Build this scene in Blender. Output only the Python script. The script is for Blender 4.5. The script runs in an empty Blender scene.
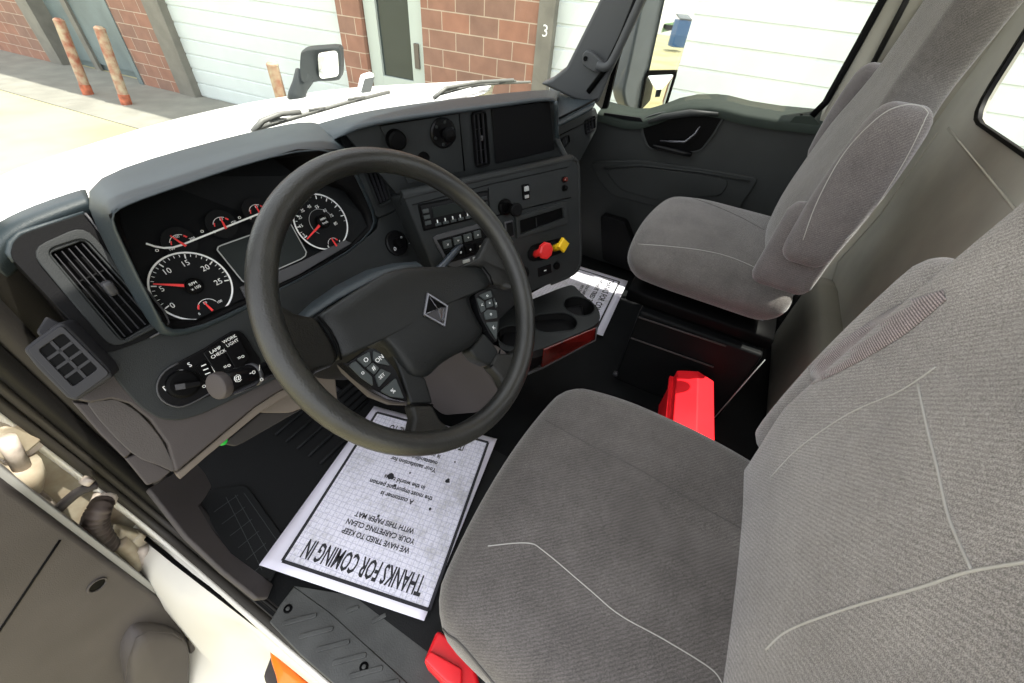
import bpy, bmesh, math, random
from mathutils import Vector, Matrix
from mathutils.bvhtree import BVHTree
random.seed(7)
C = bpy.context.scene.collection
D = bpy.data
R = math.radians
V = Vector

# ---------------------------------------------------------------- camera
CAMPOS = V((0, 0, 1.08)); FPX = 400.0
yaw, pitch, roll = R(65.45), R(42.8), R(6.0)
fwd = V((math.sin(yaw)*math.cos(pitch), math.cos(yaw)*math.cos(pitch), -math.sin(pitch)))
rgt = fwd.cross(V((0, 0, 1))).normalized(); upv = rgt.cross(fwd)
cr = rgt*math.cos(roll) + upv*math.sin(roll); cu = -rgt*math.sin(roll) + upv*math.cos(roll)
cam = D.objects.new('camera', D.cameras.new('camera')); C.objects.link(cam)
cam.matrix_world = Matrix(((cr.x, cu.x, -fwd.x, 0), (cr.y, cu.y, -fwd.y, 0), (cr.z, cu.z, -fwd.z, CAMPOS.z), (0, 0, 0, 1)))
cam.data.sensor_width = 36; cam.data.lens = 36*FPX/1024; cam.data.clip_start = 0.01; cam.data.clip_end = 500
bpy.context.scene.camera = cam

# ---------------------------------------------------------------- light
w = D.worlds.new('World'); bpy.context.scene.world = w; w.use_nodes = True
nt = w.node_tree; sky = nt.nodes.new('ShaderNodeTexSky'); sky.sky_type = 'NISHITA'; sky.sun_disc = False
sky.sun_elevation = R(66); sky.sun_rotation = R(150); sky.dust_density = 2.0; sky.air_density = 1.0
bg = nt.nodes['Background']; bg.inputs[1].default_value = 0.32
mixn = nt.nodes.new('ShaderNodeMixRGB'); mixn.inputs[0].default_value = 0.72; mixn.inputs[2].default_value = (4.6, 4.5, 4.3, 1)
nt.links.new(sky.outputs[0], mixn.inputs[1]); nt.links.new(mixn.outputs[0], bg.inputs[0])
sun = D.lights.new('sun', 'SUN'); sun.energy = 5.0; sun.angle = R(0.6); sun.color = (1.0, 0.95, 0.86)
so = D.objects.new('sun', sun); C.objects.link(so)
sd = V((-.19, .33, -.92)).normalized()          # travels to the truck's front left, steeply down
so.rotation_euler = sd.to_track_quat('-Z', 'Y').to_euler(); so.location = (3, -3, 9)
vs = bpy.context.scene.view_settings
vs.view_transform = 'Standard'; vs.look = 'None'; vs.gamma = 1; vs.use_curve_mapping = False; vs.exposure = 1.1

# ---------------------------------------------------------------- measuring
def ray(u, v):
    return (cr*((u-512)/FPX) - cu*((v-341.5)/FPX) + fwd)
def at(u, v, pl):
    """world point seen at pixel (u,v) on a plane: ('x',val) / ('y',val) / ('z',val) / (point, normal)"""
    d = ray(u, v)
    if isinstance(pl[0], str):
        i = 'xyz'.index(pl[0]); t = (pl[1]-CAMPOS[i])/d[i]
    else:
        p0, n = V(pl[0]), V(pl[1]); t = n.dot(p0-CAMPOS)/n.dot(d)
    return CAMPOS + d*t

# ---------------------------------------------------------------- materials
M = {}
def mat(name, col, rough=.6, metal=0., noise=0., nscale=30., bump=0., bscale=300., spec=.5, col2=None, trans=0., alpha=1., coat=0.):
    m = D.materials.new(name); m.use_nodes = True; n = m.node_tree; b = n.nodes['Principled BSDF']
    c = tuple(col)+(1,)
    b.inputs['Base Color'].default_value = c; b.inputs['Roughness'].default_value = rough
    b.inputs['Metallic'].default_value = metal; b.inputs['Specular IOR Level'].default_value = spec
    b.inputs['Transmission Weight'].default_value = trans; b.inputs['Alpha'].default_value = alpha
    b.inputs['Coat Weight'].default_value = coat
    tc = n.nodes.new('ShaderNodeTexCoord')
    geo = n.nodes.new('ShaderNodeNewGeometry')
    if noise > 0 or col2:
        t = n.nodes.new('ShaderNodeTexNoise'); t.inputs['Scale'].default_value = nscale; t.inputs['Detail'].default_value = 6
        n.links.new(geo.outputs['Position'], t.inputs['Vector'])
        rp = n.nodes.new('ShaderNodeValToRGB'); rp.color_ramp.elements[0].position = .35; rp.color_ramp.elements[1].position = .68
        if col2: a, bb = c, tuple(col2)+(1,)
        else:
            a = tuple(x*(1-noise) for x in col)+(1,); bb = tuple(min(1, x*(1+noise)) for x in col)+(1,)
        rp.color_ramp.elements[0].color = a; rp.color_ramp.elements[1].color = bb
        n.links.new(t.outputs[0], rp.inputs[0]); n.links.new(rp.outputs[0], b.inputs['Base Color'])
    if bump > 0:
        t2 = n.nodes.new('ShaderNodeTexNoise'); t2.inputs['Scale'].default_value = bscale; t2.inputs['Detail'].default_value = 3
        n.links.new(geo.outputs['Position'], t2.inputs['Vector'])
        bp = n.nodes.new('ShaderNodeBump'); bp.inputs['Strength'].default_value = bump; bp.inputs['Distance'].default_value = .002
        n.links.new(t2.outputs[0], bp.inputs['Height']); n.links.new(bp.outputs[0], b.inputs['Normal'])
    M[name] = m; return m
mat('dash', (.019, .021, .0215), .5, bump=.25, bscale=700, noise=.12, nscale=8, spec=0.17)
mat('dash_top', (.018, .026, .031), .5, bump=.25, bscale=700, noise=.1, nscale=6, spec=0.4)
mat('dash_dark', (.005, .005, .0055), .5, bump=.15, bscale=600, spec=0.07)
mat('black', (.002, .002, .0022), .5, spec=.06)
mat('gloss_black', (.005, .005, .0055), .25, spec=0.12)
mat('knee', (.052, .045, .044), .6, bump=.2, bscale=600, noise=.08, nscale=6, spec=0.2)
mat('tan_trim', (.125, .105, .086), .6, bump=.2, bscale=600, noise=.08, nscale=6, spec=0.25)
mat('silver_trim', (.05, .05, .054), .45, bump=.1, bscale=600, spec=0.3)
mat('rim', (.011, .011, .010), .42, bump=.35, bscale=500, noise=.22, nscale=14, spec=0.25)
mat('rim_worn', (.011, .0112, .0108), .36, bump=.35, bscale=450, col2=(.024, .024, .021), nscale=12, spec=.45)
mat('hub', (.010, .011, .011), .42, bump=.35, bscale=600, noise=.15, nscale=10, spec=0.25)
mat('button', (.045, .052, .052), .45, spec=0.2)
mat('white_print', (.75, .76, .76), .6)
mat('grey_print', (.3, .31, .31), .6)
mat('chrome', (.75, .75, .76), .15, metal=1)
mat('dark_chrome', (.10, .10, .11), .2, metal=.7)
mat('needle', (.75, .03, .03), .5)
mat('dial', (.005, .0055, .006), .5, spec=0.1)
mat('lcd', (.010, .013, .012), .3, spec=.12)
mat('red_knob', (.62, .02, .02), .4)
mat('yellow_knob', (.72, .45, .01), .45)
mat('wood', (.075, .008, .006), .2, noise=.5, nscale=20, coat=.5)
mat('mat_rubber', (.007, .0075, .008), .6, bump=.3, bscale=300, spec=.2)
mat('floor_black', (.004, .0045, .005), .6, bump=.3, bscale=200, noise=.3, nscale=8, spec=.12)
mat('kick', (.032, .029, .028), .55, bump=.2, bscale=500, noise=.1, nscale=8, spec=0.2)
mat('sill_plate', (.040, .042, .040), .4, bump=.2, bscale=300, noise=.35, nscale=12)
mat('seal', (.009, .0085, .008), .5, bump=.2, bscale=300, spec=0.15)
mat('frame_brown', (.030, .027, .023), .5, bump=.2, bscale=500, spec=0.2)
mat('body_white', (.60, .58, .52), .35)
mat('jamb', (.40, .36, .27), .5, col2=(.24, .18, .12), nscale=18)
mat('door_grey', (.060, .053, .050), .6, bump=.25, bscale=500, noise=.12, nscale=7, spec=0.25)
mat('door_edge', (.26, .26, .25), .5)
mat('boot', (.06, .045, .038), .6, noise=.5, nscale=30)
mat('hinge', (.38, .33, .28), .6, noise=.4, nscale=30)
mat('orange', (.95, .20, .01), .3)
mat('red_case', (.78, .012, .02), .38, noise=.12, nscale=10)
mat('liner', (.32, .305, .26), .8, noise=.12, nscale=5, bump=.15, bscale=200)
mat('liner_dark', (.19, .18, .15), .75, noise=.1, nscale=5)
mat('door_pass', (.027, .029, .0285), .5, bump=.25, bscale=500, noise=.1, nscale=5, spec=0.2)
mat('door_top', (.024, .031, .026), .7, spec=.12, bump=.2, bscale=500)
mat('pillar', (.05, .052, .054), .5, bump=.15, bscale=500, spec=0.3)
mat('mirror_shell', (.12, .135, .14), .5)
mat('mirror_glass', (.62, .63, .58), .02, metal=1)
mat('garage_white', (.55, .60, .585), .5, noise=.04, nscale=2)
mat('steel_post', (.16, .15, .125), .6, noise=.15, nscale=4)
mat('steel_door', (.13, .165, .165), .5, noise=.2, nscale=1.5)
mat('door_frame', (.42, .47, .43), .5)
mat('dark_glass', (.03, .04, .04), .06)
mat('bollard', (.40, .33, .22), .6, col2=(.26, .07, .035), nscale=9)
mat('bollard_red', (.40, .11, .05), .7, noise=.4, nscale=12)
mat('hood_white', (.92, .92, .90), .3, coat=.3)
mat('cowl', (.028, .032, .032), .5, spec=.2)
mat('wiper', (.14, .14, .13), .5)
mat('bezel_grey', (.027, .027, .030), .5, spec=.15)
mat('stalk_blue', (.03, .038, .05), .3, spec=.5)
mat('latch_dark', (.05, .055, .055), .5)
mat('blue_bin', (.02, .10, .28), .5)
mat('grass', (.05, .14, .02), .9, noise=.5, nscale=5)
mat('asphalt', (.33, .32, .30), .9, noise=.1, nscale=2)
mat('led', (.01, .25, .03), .3)
M['led'].node_tree.nodes['Principled BSDF'].inputs['Emission Color'].default_value = (.02, .6, .06, 1)
M['led'].node_tree.nodes['Principled BSDF'].inputs['Emission Strength'].default_value = .12

def fabric(name, c1, c2, ribs=0, tint=None):
    m = D.materials.new(name); m.use_nodes = True; n = m.node_tree; b = n.nodes['Principled BSDF']
    geo = n.nodes.new('ShaderNodeNewGeometry')
    t = n.nodes.new('ShaderNodeTexNoise'); t.inputs['Scale'].default_value = 9; t.inputs['Detail'].default_value = 8; t.inputs['Roughness'].default_value = .7
    f = n.nodes.new('ShaderNodeTexNoise'); f.inputs['Scale'].default_value = 900; f.inputs['Detail'].default_value = 2
    for x in (t, f): n.links.new(geo.outputs['Position'], x.inputs['Vector'])
    rp = n.nodes.new('ShaderNodeValToRGB'); e = rp.color_ramp.elements; e[0].position = .3; e[1].position = .7
    e[0].color = tuple(c1)+(1,); e[1].color = tuple(c2)+(1,)
    n.links.new(t.outputs[0], rp.inputs[0])
    mx = n.nodes.new('ShaderNodeMixRGB'); mx.blend_type = 'MULTIPLY'; mx.inputs[0].default_value = .9
    r2 = n.nodes.new('ShaderNodeValToRGB'); r2.color_ramp.elements[0].position = .38; r2.color_ramp.elements[1].position = .62
    r2.color_ramp.elements[0].color = (.58, .58, .58, 1); r2.color_ramp.elements[1].color = (1.3, 1.3, 1.3, 1)
    n.links.new(f.outputs[0], r2.inputs[0]); n.links.new(rp.outputs[0], mx.inputs[1]); n.links.new(r2.outputs[0], mx.inputs[2])
    last = mx.outputs[0]; h = f.outputs[0]
    wv = n.nodes.new('ShaderNodeTexWave'); wv.inputs['Scale'].default_value = 110 if ribs else 95
    wv.bands_direction = 'DIAGONAL' if not ribs else 'Z'; wv.inputs['Distortion'].default_value = .6 if ribs else 2.5
    n.links.new(geo.outputs['Position'], wv.inputs['Vector'])
    m2 = n.nodes.new('ShaderNodeMixRGB'); m2.blend_type = 'MULTIPLY'; m2.inputs[0].default_value = .75 if ribs else .22
    n.links.new(last, m2.inputs[1]); n.links.new(wv.outputs[0], m2.inputs[2]); last = m2.outputs[0]
    n.links.new(last, b.inputs['Base Color'])
    b.inputs['Roughness'].default_value = .9; b.inputs['Specular IOR Level'].default_value = .2
    b.inputs['Sheen Weight'].default_value = .35; b.inputs['Sheen Roughness'].default_value = .4
    bp = n.nodes.new('ShaderNodeBump'); bp.inputs['Strength'].default_value = .5; bp.inputs['Distance'].default_value = .0015
    n.links.new(h, bp.inputs['Height']); n.links.new(bp.outputs[0], b.inputs['Normal'])
    M[name] = m
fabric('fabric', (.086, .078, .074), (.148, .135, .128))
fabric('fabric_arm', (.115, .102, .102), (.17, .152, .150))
fabric('fabric_lit', (.225, .208, .200), (.31, .288, .275))  # driver's backrest and armrest: seat fabric lightened to carry the light falling there
fabric('fabric_rib', (.30, .25, .25), (.36, .30, .30), ribs=1)
mat('seam', (.33, .32, .30), .9)
mat('seam_dark', (.07, .065, .06), .9)

def concrete():
    m = D.materials.new('concrete'); m.use_nodes = True; n = m.node_tree; b = n.nodes['Principled BSDF']
    geo = n.nodes.new('ShaderNodeNewGeometry'); t = n.nodes.new('ShaderNodeTexNoise'); t.inputs['Scale'].default_value = .9; t.inputs['Detail'].default_value = 8
    n.links.new(geo.outputs['Position'], t.inputs['Vector'])
    rp = n.nodes.new('ShaderNodeValToRGB'); e = rp.color_ramp.elements; e[0].position = .35; e[1].position = .6
    e[0].color = (.30, .265, .135, 1); e[1].color = (.36, .33, .19, 1)
    n.links.new(t.outputs[0], rp.inputs[0]); n.links.new(rp.outputs[0], b.inputs['Base Color']); b.inputs['Roughness'].default_value = .9
    M['concrete'] = m
concrete()
mat('apron', (.20, .195, .165), .9, noise=.12, nscale=3)

def brick(name, T, c1, c2, mortar, bw, bh, ms, off=.5):
    """brick pattern laid along the wall direction T and the height"""
    m = D.materials.new(name); m.use_nodes = True; n = m.node_tree; b = n.nodes['Principled BSDF']
    geo = n.nodes.new('ShaderNodeNewGeometry'); dt = n.nodes.new('ShaderNodeVectorMath'); dt.operation = 'DOT_PRODUCT'
    dt.inputs[1].default_value = T; n.links.new(geo.outputs['Position'], dt.inputs[0])
    sp = n.nodes.new('ShaderNodeSeparateXYZ'); n.links.new(geo.outputs['Position'], sp.inputs[0])
    cb = n.nodes.new('ShaderNodeCombineXYZ'); n.links.new(dt.outputs['Value'], cb.inputs[0]); n.links.new(sp.outputs[2], cb.inputs[1])
    br = n.nodes.new('ShaderNodeTexBrick'); br.offset = off
    br.inputs['Color1'].default_value = tuple(c1)+(1,); br.inputs['Color2'].default_value = tuple(c2)+(1,); br.inputs['Mortar'].default_value = tuple(mortar)+(1,)
    br.inputs['Scale'].default_value = 1; br.inputs['Brick Width'].default_value = bw; br.inputs['Row Height'].default_value = bh; br.inputs['Mortar Size'].default_value = ms
    br.inputs['Mortar Smooth'].default_value = .2
    n.links.new(cb.outputs[0], br.inputs['Vector'])
    t = n.nodes.new('ShaderNodeTexNoise'); t.inputs['Scale'].default_value = 5; t.inputs['Detail'].default_value = 8; n.links.new(geo.outputs['Position'], t.inputs['Vector'])
    rp = n.nodes.new('ShaderNodeValToRGB'); rp.color_ramp.elements[0].color = (.6, .6, .6, 1); rp.color_ramp.elements[1].color = (1.3, 1.3, 1.3, 1)
    n.links.new(t.outputs[0], rp.inputs[0])
    mx = n.nodes.new('ShaderNodeMixRGB'); mx.blend_type = 'MULTIPLY'; mx.inputs[0].default_value = .8
    n.links.new(br.outputs[0], mx.inputs[1]); n.links.new(rp.outputs[0], mx.inputs[2]); n.links.new(mx.outputs[0], b.inputs['Base Color'])
    b.inputs['Roughness'].default_value = .85; M[name] = m
WT = V((-.08841, .99608, 0)); WN = V((-.99608, -.08841, 0)); WD = -5.79205
brick('brick', WT, (.30, .145, .095), (.225, .13, .095), (.42, .33, .25), .41, .205, .007)

# ---------------------------------------------------------------- building helpers
WL = {}
def wl(o): return WL.get(o.name, V((0, 0, 0)))
def link(name, me, m=None, parent=None, smooth=False, loc=None):
    """link a mesh given in world coordinates as one object with its origin at the mesh centre"""
    vs_ = me.vertices
    if loc is None:
        if len(vs_):
            lo = V((min(v.co[i] for v in vs_) for i in range(3))); hi = V((max(v.co[i] for v in vs_) for i in range(3)))
            loc = (lo+hi)/2; loc.z = lo.z
        else: loc = V((0, 0, 0))
    loc = V(loc)
    me.transform(Matrix.Translation(-loc))
    if m:
        me.materials.clear(); me.materials.append(M[m])
    if smooth:
        for p in me.polygons: p.use_smooth = True
    o = D.objects.new(name, me); C.objects.link(o); WL[o.name] = loc
    if parent: o.parent = parent; o.location = loc - wl(parent)
    else: o.location = loc
    return o
def mesh(name, verts, faces, m, parent=None, smooth=False):
    me = D.meshes.new(name); me.from_pydata([tuple(v) for v in verts], [], faces); me.update()
    b = bmesh.new(); b.from_mesh(me); bmesh.ops.recalc_face_normals(b, faces=b.faces); b.to_mesh(me); b.free()
    return link(name, me, m, parent, smooth)
def frombm(name, b, m, parent=None, smooth=False):
    bmesh.ops.recalc_face_normals(b, faces=b.faces)
    me = D.meshes.new(name); b.to_mesh(me); b.free()
    return link(name, me, m, parent, smooth)
def thing(name, loc, label, cat, group=None):
    o = D.objects.new(name, None); C.objects.link(o); o.location = loc; o.empty_display_size = .1; WL[o.name] = V(loc)
    return tag(o, label, cat, group)
def tag(o, label=None, cat=None, group=None, kind=None):
    if label: o['label'] = label
    if cat: o['category'] = cat
    if group: o['group'] = group
    if kind: o['kind'] = kind
    return o
def struct(o): o['kind'] = 'structure'; return o
def bevel(o, wd, seg=2, ang=35):
    m = o.modifiers.new('bevel', 'BEVEL'); m.width = wd; m.segments = seg; m.limit_method = 'ANGLE'; m.angle_limit = R(ang)
    for p in o.data.polygons: p.use_smooth = True
    n = o.modifiers.new('wn', 'WEIGHTED_NORMAL'); n.keep_sharp = True
    return o
def smoothpoly(pts, k=4, closed=True):
    n = len(pts); out = []
    for i in range(n if closed else n-1):
        p0, p1, p2, p3 = (pts[(i-1) % n], pts[i], pts[(i+1) % n], pts[(i+2) % n]) if closed else (pts[max(i-1, 0)], pts[i], pts[i+1], pts[min(i+2, n-1)])
        for j in range(k):
            t = j/k
            out.append(0.5*((2*p1)+(p2-p0)*t+(2*p0-5*p1+4*p2-p3)*t*t+(3*p1-p0-3*p2+p3)*t**3))
    if not closed: out.append(pts[-1])
    return out
def roundpoly(pts, r, k=4):
    """round the corners of a 3D polygon by radius-like distance r"""
    n = len(pts); out = []
    for i in range(n):
        a, b_, c = pts[i-1], pts[i], pts[(i+1) % n]
        d1 = (a-b_); d2 = (c-b_); rr = min(r, d1.length*.45, d2.length*.45)
        p, q = b_+d1.normalized()*rr, b_+d2.normalized()*rr
        for j in range(k+1):
            t = j/k; out.append(p*(1-t)**2+b_*2*t*(1-t)+q*t*t)
    return out
def prism(name, pts, vec, m, parent=None, bev=0, smooth=False):
    n = len(pts); v = [V(p) for p in pts]+[V(p)+V(vec) for p in pts]
    f = [list(range(n)), list(range(2*n-1, n-1, -1))]+[[i, (i+1) % n, n+(i+1) % n, n+i] for i in range(n)]
    o = mesh(name, v, f, m, parent, smooth)
    if bev: bevel(o, bev)
    return o
def pprism(name, px, pl, vec, m, parent=None, bev=0, rnd=0, k=4):
    pts = [at(u, v, pl) for u, v in px]
    if rnd: pts = roundpoly(pts, rnd, k)
    return prism(name, pts, vec, m, parent, bev)
def loft(name, rows, m, parent=None, closed=False, thick=0, smooth=True, sub=0, bev=0):
    nr, nc = len(rows), len(rows[0]); v = [p for r in rows for p in r]; f = []
    for i in range(nr-1):
        for j in range(nc if closed else nc-1):
            j2 = (j+1) % nc; f.append([i*nc+j, i*nc+j2, (i+1)*nc+j2, (i+1)*nc+j])
    o = mesh(name, v, f, m, parent, smooth)
    if thick:
        s = o.modifiers.new('solid', 'SOLIDIFY'); s.thickness = thick; s.offset = 0
    if sub:
        s = o.modifiers.new('sub', 'SUBSURF'); s.levels = s.render_levels = sub
    if bev: bevel(o, bev)
    return o
def tube(name, pts, r, m, parent=None, k=8, closed=False, caps=True, bm=None):
    """sweep a circle (r: number or list) along points"""
    b = bm or bmesh.new(); n = len(pts); rings = []
    pts = [V(p) for p in pts]; up = None
    for i, p in enumerate(pts):
        if closed: t = pts[(i+1) % n]-pts[i-1]
        else: t = pts[min(i+1, n-1)]-pts[max(i-1, 0)]
        t.normalize()
        if up is None: up = t.orthogonal().normalized()
        up = (up-t*up.dot(t)).normalized(); sd_ = t.cross(up)
        rr = r[i] if isinstance(r, (list, tuple)) else r
        rings.append([b.verts.new(p+(up*math.cos(2*math.pi*j/k)+sd_*math.sin(2*math.pi*j/k))*rr) for j in range(k)])
    for i in range(n if closed else n-1):
        a, c = rings[i], rings[(i+1) % n]
        for j in range(k): b.faces.new((a[j], a[(j+1) % k], c[(j+1) % k], c[j]))
    if caps and not closed: b.faces.new(rings[0]); b.faces.new(rings[-1])
    if bm: return b
    return frombm(name, b, m, parent, True)
class Fr:
    """a flat frame: origin o, axes x, y, n (n faces out)"""
    def __init__(s, o, x, y):
        s.o = V(o); s.x = V(x).normalized(); s.y = (V(y)-s.x*V(y).dot(s.x)).normalized(); s.n = s.x.cross(s.y)
    def w(s, a, b, c=0): return s.o+s.x*a+s.y*b+s.n*c
    def pl(s, c=0): return (s.o+s.n*c, s.n)
    def px(s, u, v, c=0):
        p = at(u, v, s.pl(c))-s.o; return p.dot(s.x), p.dot(s.y)
def fbox(name, fr, a0, a1, b0, b1, c0, c1, m, parent=None, bev=0, rnd=0):
    pts = [fr.w(a0, b0, c0), fr.w(a1, b0, c0), fr.w(a1, b1, c0), fr.w(a0, b1, c0)]
    if rnd: pts = roundpoly(pts, rnd)
    return prism(name, pts, fr.n*(c1-c0), m, parent, bev)
def fcyl(name, fr, a, b, prof, m, parent=None, k=28, bev=0):
    """lathe about the frame normal at (a,b): prof = [(radius, height)...]"""
    bm = bmesh.new(); rings = []
    for r_, h in prof:
        if r_ <= 0: rings.append([bm.verts.new(fr.w(a, b, h))])
        else: rings.append([bm.verts.new(fr.w(a+r_*math.cos(2*math.pi*i/k), b+r_*math.sin(2*math.pi*i/k), h)) for i in range(k)])
    for p, q in zip(rings, rings[1:]):
        for i in range(k):
            j = (i+1) % k
            if len(p) == 1 and len(q) == 1: continue
            if len(p) == 1: bm.faces.new((p[0], q[i], q[j]))
            elif len(q) == 1: bm.faces.new((p[i], p[j], q[0]))
            else: bm.faces.new((p[i], p[j], q[j], q[i]))
    if len(rings[0]) > 1: bm.faces.new(rings[0])
    if len(rings[-1]) > 1: bm.faces.new(rings[-1])
    o = frombm(name, bm, m, parent)
    bevel(o, .0005, 1, 30) if bev else None
    return o
def frame_ring(name, outer, inner, vec, m, parent=None, bev=0):
    """flat ring between two polygons of equal count, extruded"""
    n = len(outer); v = list(outer)+list(inner)+[p+V(vec) for p in outer]+[p+V(vec) for p in inner]; f = []
    for i in range(n):
        j = (i+1) % n
        f += [[i, j, n+j, n+i], [2*n+i, 3*n+i, 3*n+j, 2*n+j], [i, 2*n+i, 2*n+j, j], [n+i, n+j, 3*n+j, 3*n+i]]
    o = mesh(name, v, f, m, parent)
    if bev: bevel(o, bev)
    return o
def rbox(name, c, s, r, m, parent=None, n=14, fn=None):
    """soft box: subdivided cube with round edges, then an optional deformation"""
    b = bmesh.new(); bmesh.ops.create_cube(b, size=2)
    bmesh.ops.subdivide_edges(b, edges=b.edges, cuts=n, use_grid_fill=True)
    c = V(c); h = V(s)/2
    for v in b.verts:
        p = V((v.co.x*h.x, v.co.y*h.y, v.co.z*h.z)); rr = min(r, min(h))
        q = V([max(-(h[i]-rr), min(h[i]-rr, p[i])) for i in range(3)]); d = p-q
        if d.length > 1e-9: p = q+d.normalized()*rr
        if fn: p = fn(p, h)
        v.co = p+c
    o = frombm(name, b, m, parent, True)
    return o
def text(name, s, fr, a, b, size, m, parent=None, rot=0, align='CENTER', c=.0006, ext=.0002, sx=1.):
    cu_ = D.curves.new(name, 'FONT'); cu_.body = s; cu_.size = size; cu_.align_x = align; cu_.align_y = 'CENTER'; cu_.extrude = ext; cu_.resolution_u = 2; cu_.offset = size*.022 if m == 'ink' else 0
    t = D.objects.new(name, cu_); C.objects.link(t)
    dg = bpy.context.evaluated_depsgraph_get(); me = D.meshes.new_from_object(t.evaluated_get(dg)); D.objects.remove(t)
    X = fr.x*math.cos(rot)+fr.y*math.sin(rot); Y = -fr.x*math.sin(rot)+fr.y*math.cos(rot); o = fr.w(a, b, c)
    mt = Matrix(((X.x*sx, Y.x, fr.n.x, o.x), (X.y*sx, Y.y, fr.n.y, o.y), (X.z*sx, Y.z, fr.n.z, o.z), (0, 0, 0, 1)))
    me.transform(mt); me.name = name
    return link(name, me, m, parent)
def strips(name, fr, segs, wd, c, m, parent=None, h=.0005):
    """thin printed lines: segs = [((a,b),(a,b)),...] in the frame"""
    v = []; f = []
    for (a0, b0), (a1, b1) in segs:
        d = V((a1-a0, b1-b0)); L = d.length or 1e-6; nx, ny = -d.y/L*wd/2, d.x/L*wd/2; k = len(v)
        for cc in (c, c+h):
            v += [fr.w(a0+nx, b0+ny, cc), fr.w(a0-nx, b0-ny, cc), fr.w(a1-nx, b1-ny, cc), fr.w(a1+nx, b1+ny, cc)]
        f += [[k, k+1, k+2, k+3], [k+7, k+6, k+5, k+4]]+[[k+i, k+(i+1) % 4, k+4+(i+1) % 4, k+4+i] for i in range(4)]
    return mesh(name, v, f, m, parent)
def polyline(pts): return list(zip(pts, pts[1:]))
def arc(a, b, r, t0, t1, n=24): return [(a+r*math.cos(R(t0+(t1-t0)*i/n)), b+r*math.sin(R(t0+(t1-t0)*i/n))) for i in range(n+1)]
def bvh_of(*objs):
    v = []; f = []
    for o in objs:
        off = wl(o); k = len(v); v += [x.co+off for x in o.data.vertices]; f += [[k+i for i in p.vertices] for p in o.data.polygons]
    return BVHTree.FromPolygons(v, f)
def seam(name, px, bv, m, parent, r=.0009, k=6):
    """a stitched seam lying on a cushion's surface"""
    q = smoothpoly([V((u, v, 0)) for u, v in px], k, False); pts = []
    for p in q:
        h = bv.ray_cast(CAMPOS, ray(p.x, p.y).normalized())
        if h[0] is not None: pts.append(h[0]+h[1]*r*.3*(1 if h[1].dot(ray(p.x, p.y)) < 0 else -1))
    if len(pts) < 2: return None
    return tube(name, pts, r, m, parent, 6)

exec_sections = []
# ================================================================= OUTSIDE
GZ = -1.22
def wpt(s, z, o=0): return WT*s + WN*(WD+o) + V((0, 0, z))     # o > 0 is towards the truck
def wbox(name, s0, s1, z0, z1, o0, o1, m, parent=None, bev=0):
    return prism(name, [wpt(s0, z0, o0), wpt(s1, z0, o0), wpt(s1, z1, o0), wpt(s0, z1, o0)], WN*(o1-o0), m, parent, bev)
def flat(name, x0, x1, y0, y1, z, t, m):
    return prism(name, [V((x0, y0, z)), V((x1, y0, z)), V((x1, y1, z)), V((x0, y1, z))], (0, 0, -t), m)
struct(flat('ground', -30, 60, -40, 60, GZ, .3, 'concrete'))
# raised apron strip along the building
struct(prism('apron_strip', [wpt(-6, GZ, 1.75), wpt(30, GZ, 1.75), wpt(30, GZ, -.2), wpt(-6, GZ, -.2)], (0, 0, .012), 'apron'))
# building
TOP = 4.6
bmw = bmesh.new()
def wseg(s0, s1, z0=GZ, z1=TOP):
    P = [wpt(s0, z0, 0), wpt(s1, z0, 0), wpt(s1, z1, 0), wpt(s0, z1, 0)]; Q = [p-WN*.3 for p in P]
    vv = [bmw.verts.new(p) for p in P+Q]
    for f in ([0, 1, 2, 3], [7, 6, 5, 4], [0, 4, 5, 1], [1, 5, 6, 2], [2, 6, 7, 3], [3, 7, 4, 0]): bmw.faces.new([vv[i] for i in f])
for a, b in ((2.12, 3.80), (4.80, 5.22), (9.42, 10.55), (13.45, 22)): wseg(a, b)
for a, b in ((-7.0, 2.12), (3.80, 4.80), (5.22, 9.42), (10.55, 13.45)): wseg(a, b, 2.4 if a != 3.80 else 1.5, TOP)
wseg(-9, -7.0)
struct(frombm('wall_front', bmw, 'brick'))
def garage(num, s0, s1, ps0, ps1, label_num=None):
    d = wbox('door_%d' % num, s0, s1, GZ, 2.4, -.16, -.12, 'garage_white'); struct(d)
    # ribbed panels: each section a raised slat
    z = GZ+.02; bm = bmesh.new(); 
    while z < 2.35:
        P = [wpt(s0, z, -.12), wpt(s1, z, -.12), wpt(s1, z+.215, -.12), wpt(s0, z+.215, -.12)]; Q = [wpt(s0, z+.012, -.105), wpt(s1, z+.012, -.105), wpt(s1, z+.203, -.105), wpt(s0, z+.203, -.105)]
        vv = [bm.verts.new(p) for p in P+Q]
        for f in ([4, 5, 6, 7], [0, 1, 5, 4], [1, 2, 6, 5], [2, 3, 7, 6], [3, 0, 4, 7]): bm.faces.new([vv[i] for i in f])
        z += .23
    frombm('door_panel', bm, 'garage_white', d)
    return d
garage(2, 5.2, 9.03, 0, 0); garage(3, -7.0, 1.96, 0, 0)
struct(wbox('trim_1', 9.02, 9.44, GZ, TOP, -.16, .03, 'steel_post'))
struct(wbox('trim_2', 1.94, 2.14, GZ, TOP, -.16, .03, 'steel_post'))
frw = Fr(wpt(2.03, .5, .032), -WT, V((0, 0, 1)))
text('number', '3', frw, .0, .06, .17, 'white_print', D.objects['trim_2'])
text('number', '3', Fr(wpt(5.11, .9, .002), -WT, V((0, 0, 1))), 0, 0, .1, 'white_print', D.objects['wall_front'])
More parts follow.
